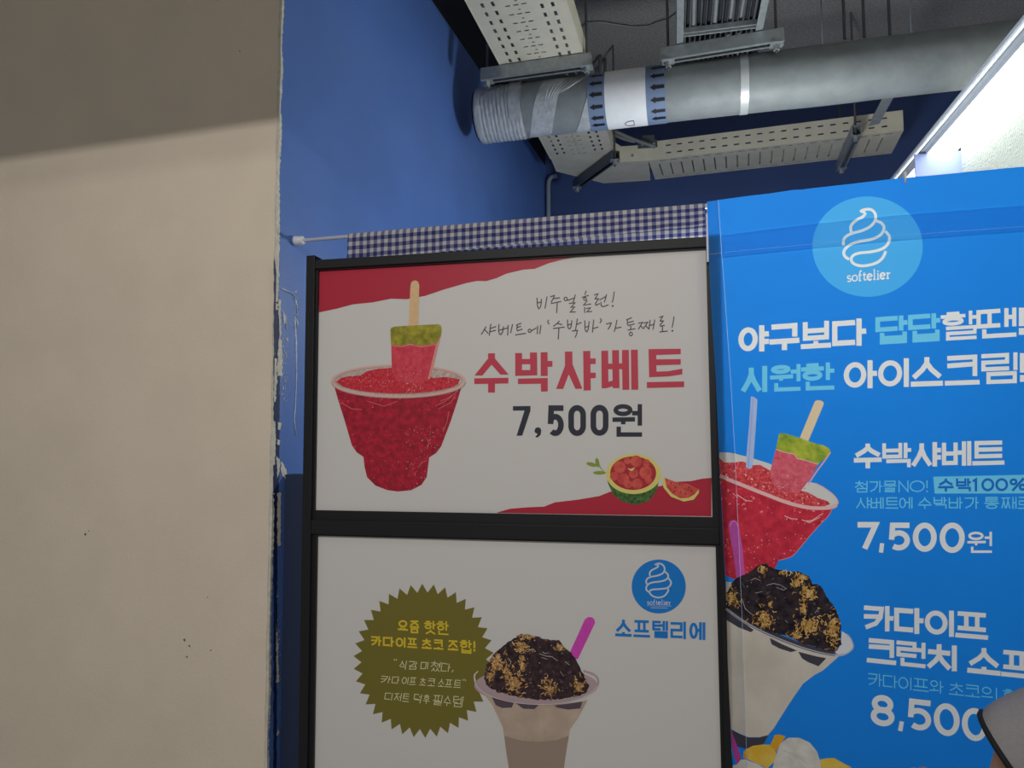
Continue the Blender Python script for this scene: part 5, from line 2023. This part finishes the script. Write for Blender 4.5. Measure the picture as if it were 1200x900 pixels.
z_ = sh.z
rsh = cb + ex * .185
hipz = z_ * .62
hl, hr = cb - ex * .085, cb + ex * .085
P0 = lambda c, z: Vector((c.x, c.y, z))
wl = elb + ey * .20 + ex * .06 + Vector((0, 0, .02))
V = [P0(cb, hipz), P0(cb, hipz + .16), P0(cb, hipz + .34), P0(cb, z_ - .01), P0(cb, z_ + .07), P0(cb, z_ + .12),
     sh, (sh + elb) / 2, elb, wl,
     rsh, rsh + ex * .03 - Vector((0, 0, .14)), rsh + ex * .04 - Vector((0, 0, .28)), rsh + ex * .04 + ey * .08 - Vector((0, 0, .50)),
     P0(hl, hipz - .08), P0(hl, hipz * .52), P0(hl, .09), P0(hl, .035) + ey * .14,
     P0(hr, hipz - .08), P0(hr, hipz * .52), P0(hr, .09), P0(hr, .035) + ey * .14]
Ed = [(0, 1), (1, 2), (2, 3), (3, 4), (4, 5), (3, 6), (6, 7), (7, 8), (8, 9), (3, 10), (10, 11), (11, 12), (12, 13), (0, 14), (14, 15), (15, 16), (16, 17), (0, 18), (18, 19), (19, 20), (20, 21)]
Rd = [(.13, .10), (.12, .095), (.135, .10), (.10, .07), .05, .05, .052, .046, .038, .026, .052, .046, .038, .026, .078, .052, .034, .03, .078, .052, .034, .03]
# fingers grow out of the wrist points
for w_, d_ in ((9, (wl - elb).normalized()), (13, (V[13] - V[12]).normalized())):
    pal = V[w_] + d_ * .06
    V.append(pal)
    Ed.append((w_, len(V) - 1))
    Rd.append((.034, .016))
    pi = len(V) - 1
    sdx = d_.cross(ez).normalized() if abs(d_.z) < .9 else ex
    nrm = sdx.cross(d_)
    for k, (o_, L) in enumerate(((-.027, .062), (-.009, .072), (.009, .068), (.027, .052))):
        a = pal + sdx * o_ + d_ * .03
        b1 = a + d_ * L * .55 - nrm * .006
        c1 = b1 + d_ * L * .45 - nrm * .016
        i0 = len(V)
        V += [a, b1, c1]
        Ed += [(pi, i0), (i0, i0 + 1), (i0 + 1, i0 + 2)]
        Rd += [.0095, .0085, .007]
    a = V[w_] + d_ * .03 + sdx * -.032
    b1 = a + d_ * .03 - sdx * .02 - nrm * .008
    i0 = len(V)
    V += [a, b1]
    Ed += [(w_, i0), (i0, i0 + 1)]
    Rd += [.012, .009]
skin('body', V, Ed, Rd, M_SKIN, person)
# head
hc = P0(cb, z_ + .235) + ey * .015
bm = bmesh.new()
prof = [(-.125, .030, .034, .030), (-.110, .050, .055, .018), (-.085, .060, .074, .010), (-.05, .068, .088, .004), (0, .076, .097, 0), (.05, .077, .098, -.004), (.09, .066, .084, -.006), (.115, .042, .054, -.006), (.125, .014, .018, -.006)]
loft(bm, [ering(hc + Vector((0, 0, dz0)) + ey * fy, ex * ax_, ey * ay_, 28) for dz0, ax_, ay_, fy in prof])
head = obj('head', bm, M_SKIN, person, True)
bm = bmesh.new()
nz = hc + ey * .094 - Vector((0, 0, .025))
loft(bm, [ering(nz + Vector((0, 0, .04)) - ey * .006, ex * .006, ey * .006, 10), ering(nz + ey * .008, ex * .011, ey * .012, 10), ering(nz + ey * .006 - Vector((0, 0, .012)), ex * .013, ey * .012, 10)])
obj('nose', bm, M_SKIN, head, True)
for s in (-1, 1):
    bm = bmesh.new()
    bmesh.ops.create_uvsphere(bm, u_segments=12, v_segments=8, radius=.011, matrix=Matrix.Translation(hc + ex * .031 * s + ey * .086 + Vector((0, 0, .005))))
    obj('eye', bm, M_EYE, head, True)
    bm = bmesh.new()
    ec = hc + ex * .078 * s - Vector((0, 0, .01)) - ey * .005
    loft(bm, [ering(ec + Vector((0, 0, d0)), ex * .008, ey * w0, 12) for d0, w0 in ((-.03, .006), (-.012, .012), (.012, .016), (.028, .009))])
    obj('ear', bm, M_SKIN, head, True)
bm = bmesh.new()
mc = hc + ey * .088 - Vector((0, 0, .064))
loft(bm, [ering(mc + ex * d0, ey * .006, ez * h0, 10) for d0, h0 in ((-.024, .001), (-.01, .006), (.01, .006), (.024, .001))])
obj('mouth', bm, M_LIP, head, True)
bm = bmesh.new()
loft(bm, [ering(hc + Vector((0, 0, dz0)) - ey * back, ex * ax_, ey * ay_, 28) for dz0, ax_, ay_, back in ((-.09, .058, .05, .045), (-.05, .080, .072, .034), (0, .088, .085, .026), (.045, .090, .100, .012), (.09, .078, .094, .008), (.12, .054, .066, .008), (.136, .016, .02, .008))])
obj('hair', bm, M_HAIR, person, True)
# shirt: torso, two sleeves with black ribbed cuffs
bm = bmesh.new()
loft(bm, [ering(P0(cb, hipz - .04), ex * .185, ey * .135, 32), ering(P0(cb, hipz + .15), ex * .18, ey * .13, 32), ering(P0(cb, z_ - .13), ex * .195, ey * .135, 32),
          ering(P0(cb, z_ - .03), ex * .195, ey * .115, 32), ering(P0(cb, z_ + .02), ex * .165, ey * .09, 32), ering(P0(cb, z_ + .055), ex * .105, ey * .07, 32), ering(P0(cb, z_ + .075), ex * .064, ey * .06, 32)], False, False)
shirt = obj('shirt', bm, M_SHIRT, person, True)
solid(shirt, .004)


def sleeve(rings, name):
    bm = bmesh.new()
    loft(bm, rings, False, False)
    o = obj(name, bm, M_SHIRT, shirt, True)
    solid(o, .003)
    s_ = o.modifiers.new('sub', 'SUBSURF')
    s_.levels = s_.render_levels = 2
    bm = bmesh.new()
    c = sum(rings[-1], Vector()) / len(rings[-1])
    add_tube(bm, [p for p in rings[-1]] + [rings[-1][0], rings[-1][1]], .0042, 8, False)
    o = obj('cuff', bm, M_TRIMK, shirt, True)
    o['label'] = 'black cuff trim'


hA, hB_ = atD(1151, 846, DP), atD(1262, 972, DP + .02)   # ends of the cuff ellipse
hcn = (hA + hB_) / 2
hax = (hA - hB_) / 2
s_mid = (atD(1168, 833, DP) + atD(1284, 930, DP)) / 2
s_ax = (atD(1168, 833, DP) - atD(1284, 930, DP)) / 2
s_top = (atD(1202, 815, DP) + atD(1312, 895, DP)) / 2
s_tax = (atD(1202, 815, DP) - atD(1312, 895, DP)) / 2
s_tt = (atD(1292, 780, DP) + atD(1352, 880, DP)) / 2
s_ttx = (atD(1292, 780, DP) - atD(1352, 880, DP)) / 2


def wavy(r, amp, ph):
    c = sum(r, Vector()) / len(r)
    return [c + (p - c) * (1 + amp * math.sin(5 * 2 * math.pi * k / len(r) + ph)) for k, p in enumerate(r)]


sad = hax.cross(ey).normalized()             # outward along the arm
if sad.dot(ex) > 0:
    sad = -sad
mnr = ey * .9 - sad * .44                    # the sleeve opening is turned away from the camera
sleeve([ering(s_tt, s_ttx, ey * .06), ering(s_top, s_tax, ey * .078), wavy(ering(s_mid, s_ax, ey * .080), .055, 1), wavy(ering(s_mid * .5 + hcn * .5, (s_ax + hax) * .5, ey * .078), .06, 2.4), ering(hcn * .97 + s_mid * .03, hax * 1.0, mnr * .075), ering(hcn, hax, mnr * .074)], 'sleeve')
mir = lambda p: p + ex * 2 * ((cb - p).dot(ex))
sleeve([[mir(p) for p in r] for r in ([ering(s_tt, s_ttx, ey * .06), ering(s_top, s_tax, ey * .078), wavy(ering(s_mid, s_ax, ey * .080), .03, 1), ering(hcn, hax, ey * .074)])], 'sleeve')
# trousers and shoes
bm = bmesh.new()
for c, s in ((hl, -1), (hr, 1)):
    loft(bm, [ering(P0(c, hipz + .02), ex * .10, ey * .12, 24), ering(P0(c, hipz - .10), ex * .098, ey * .112, 24), ering(P0(c, hipz * .52), ex * .074, ey * .08, 24), ering(P0(c, .25), ex * .062, ey * .066, 24), ering(P0(c, .06), ex * .058, ey * .062, 24)], True, False)
obj('trousers', bm, M_TROUS, person, True)
for c in (hl, hr):
    bm = bmesh.new()
    loft(bm, [ering(P0(c, .0) + ey * .05, ex * .048, ey * .135, 20), ering(P0(c, .03) + ey * .05, ex * .05, ey * .137, 20), ering(P0(c, .07) + ey * .03, ex * .046, ey * .10, 20), ering(P0(c, .10) - ey * .01, ex * .04, ey * .05, 20)])
    obj('shoe', bm, M_SHOE, person, True)
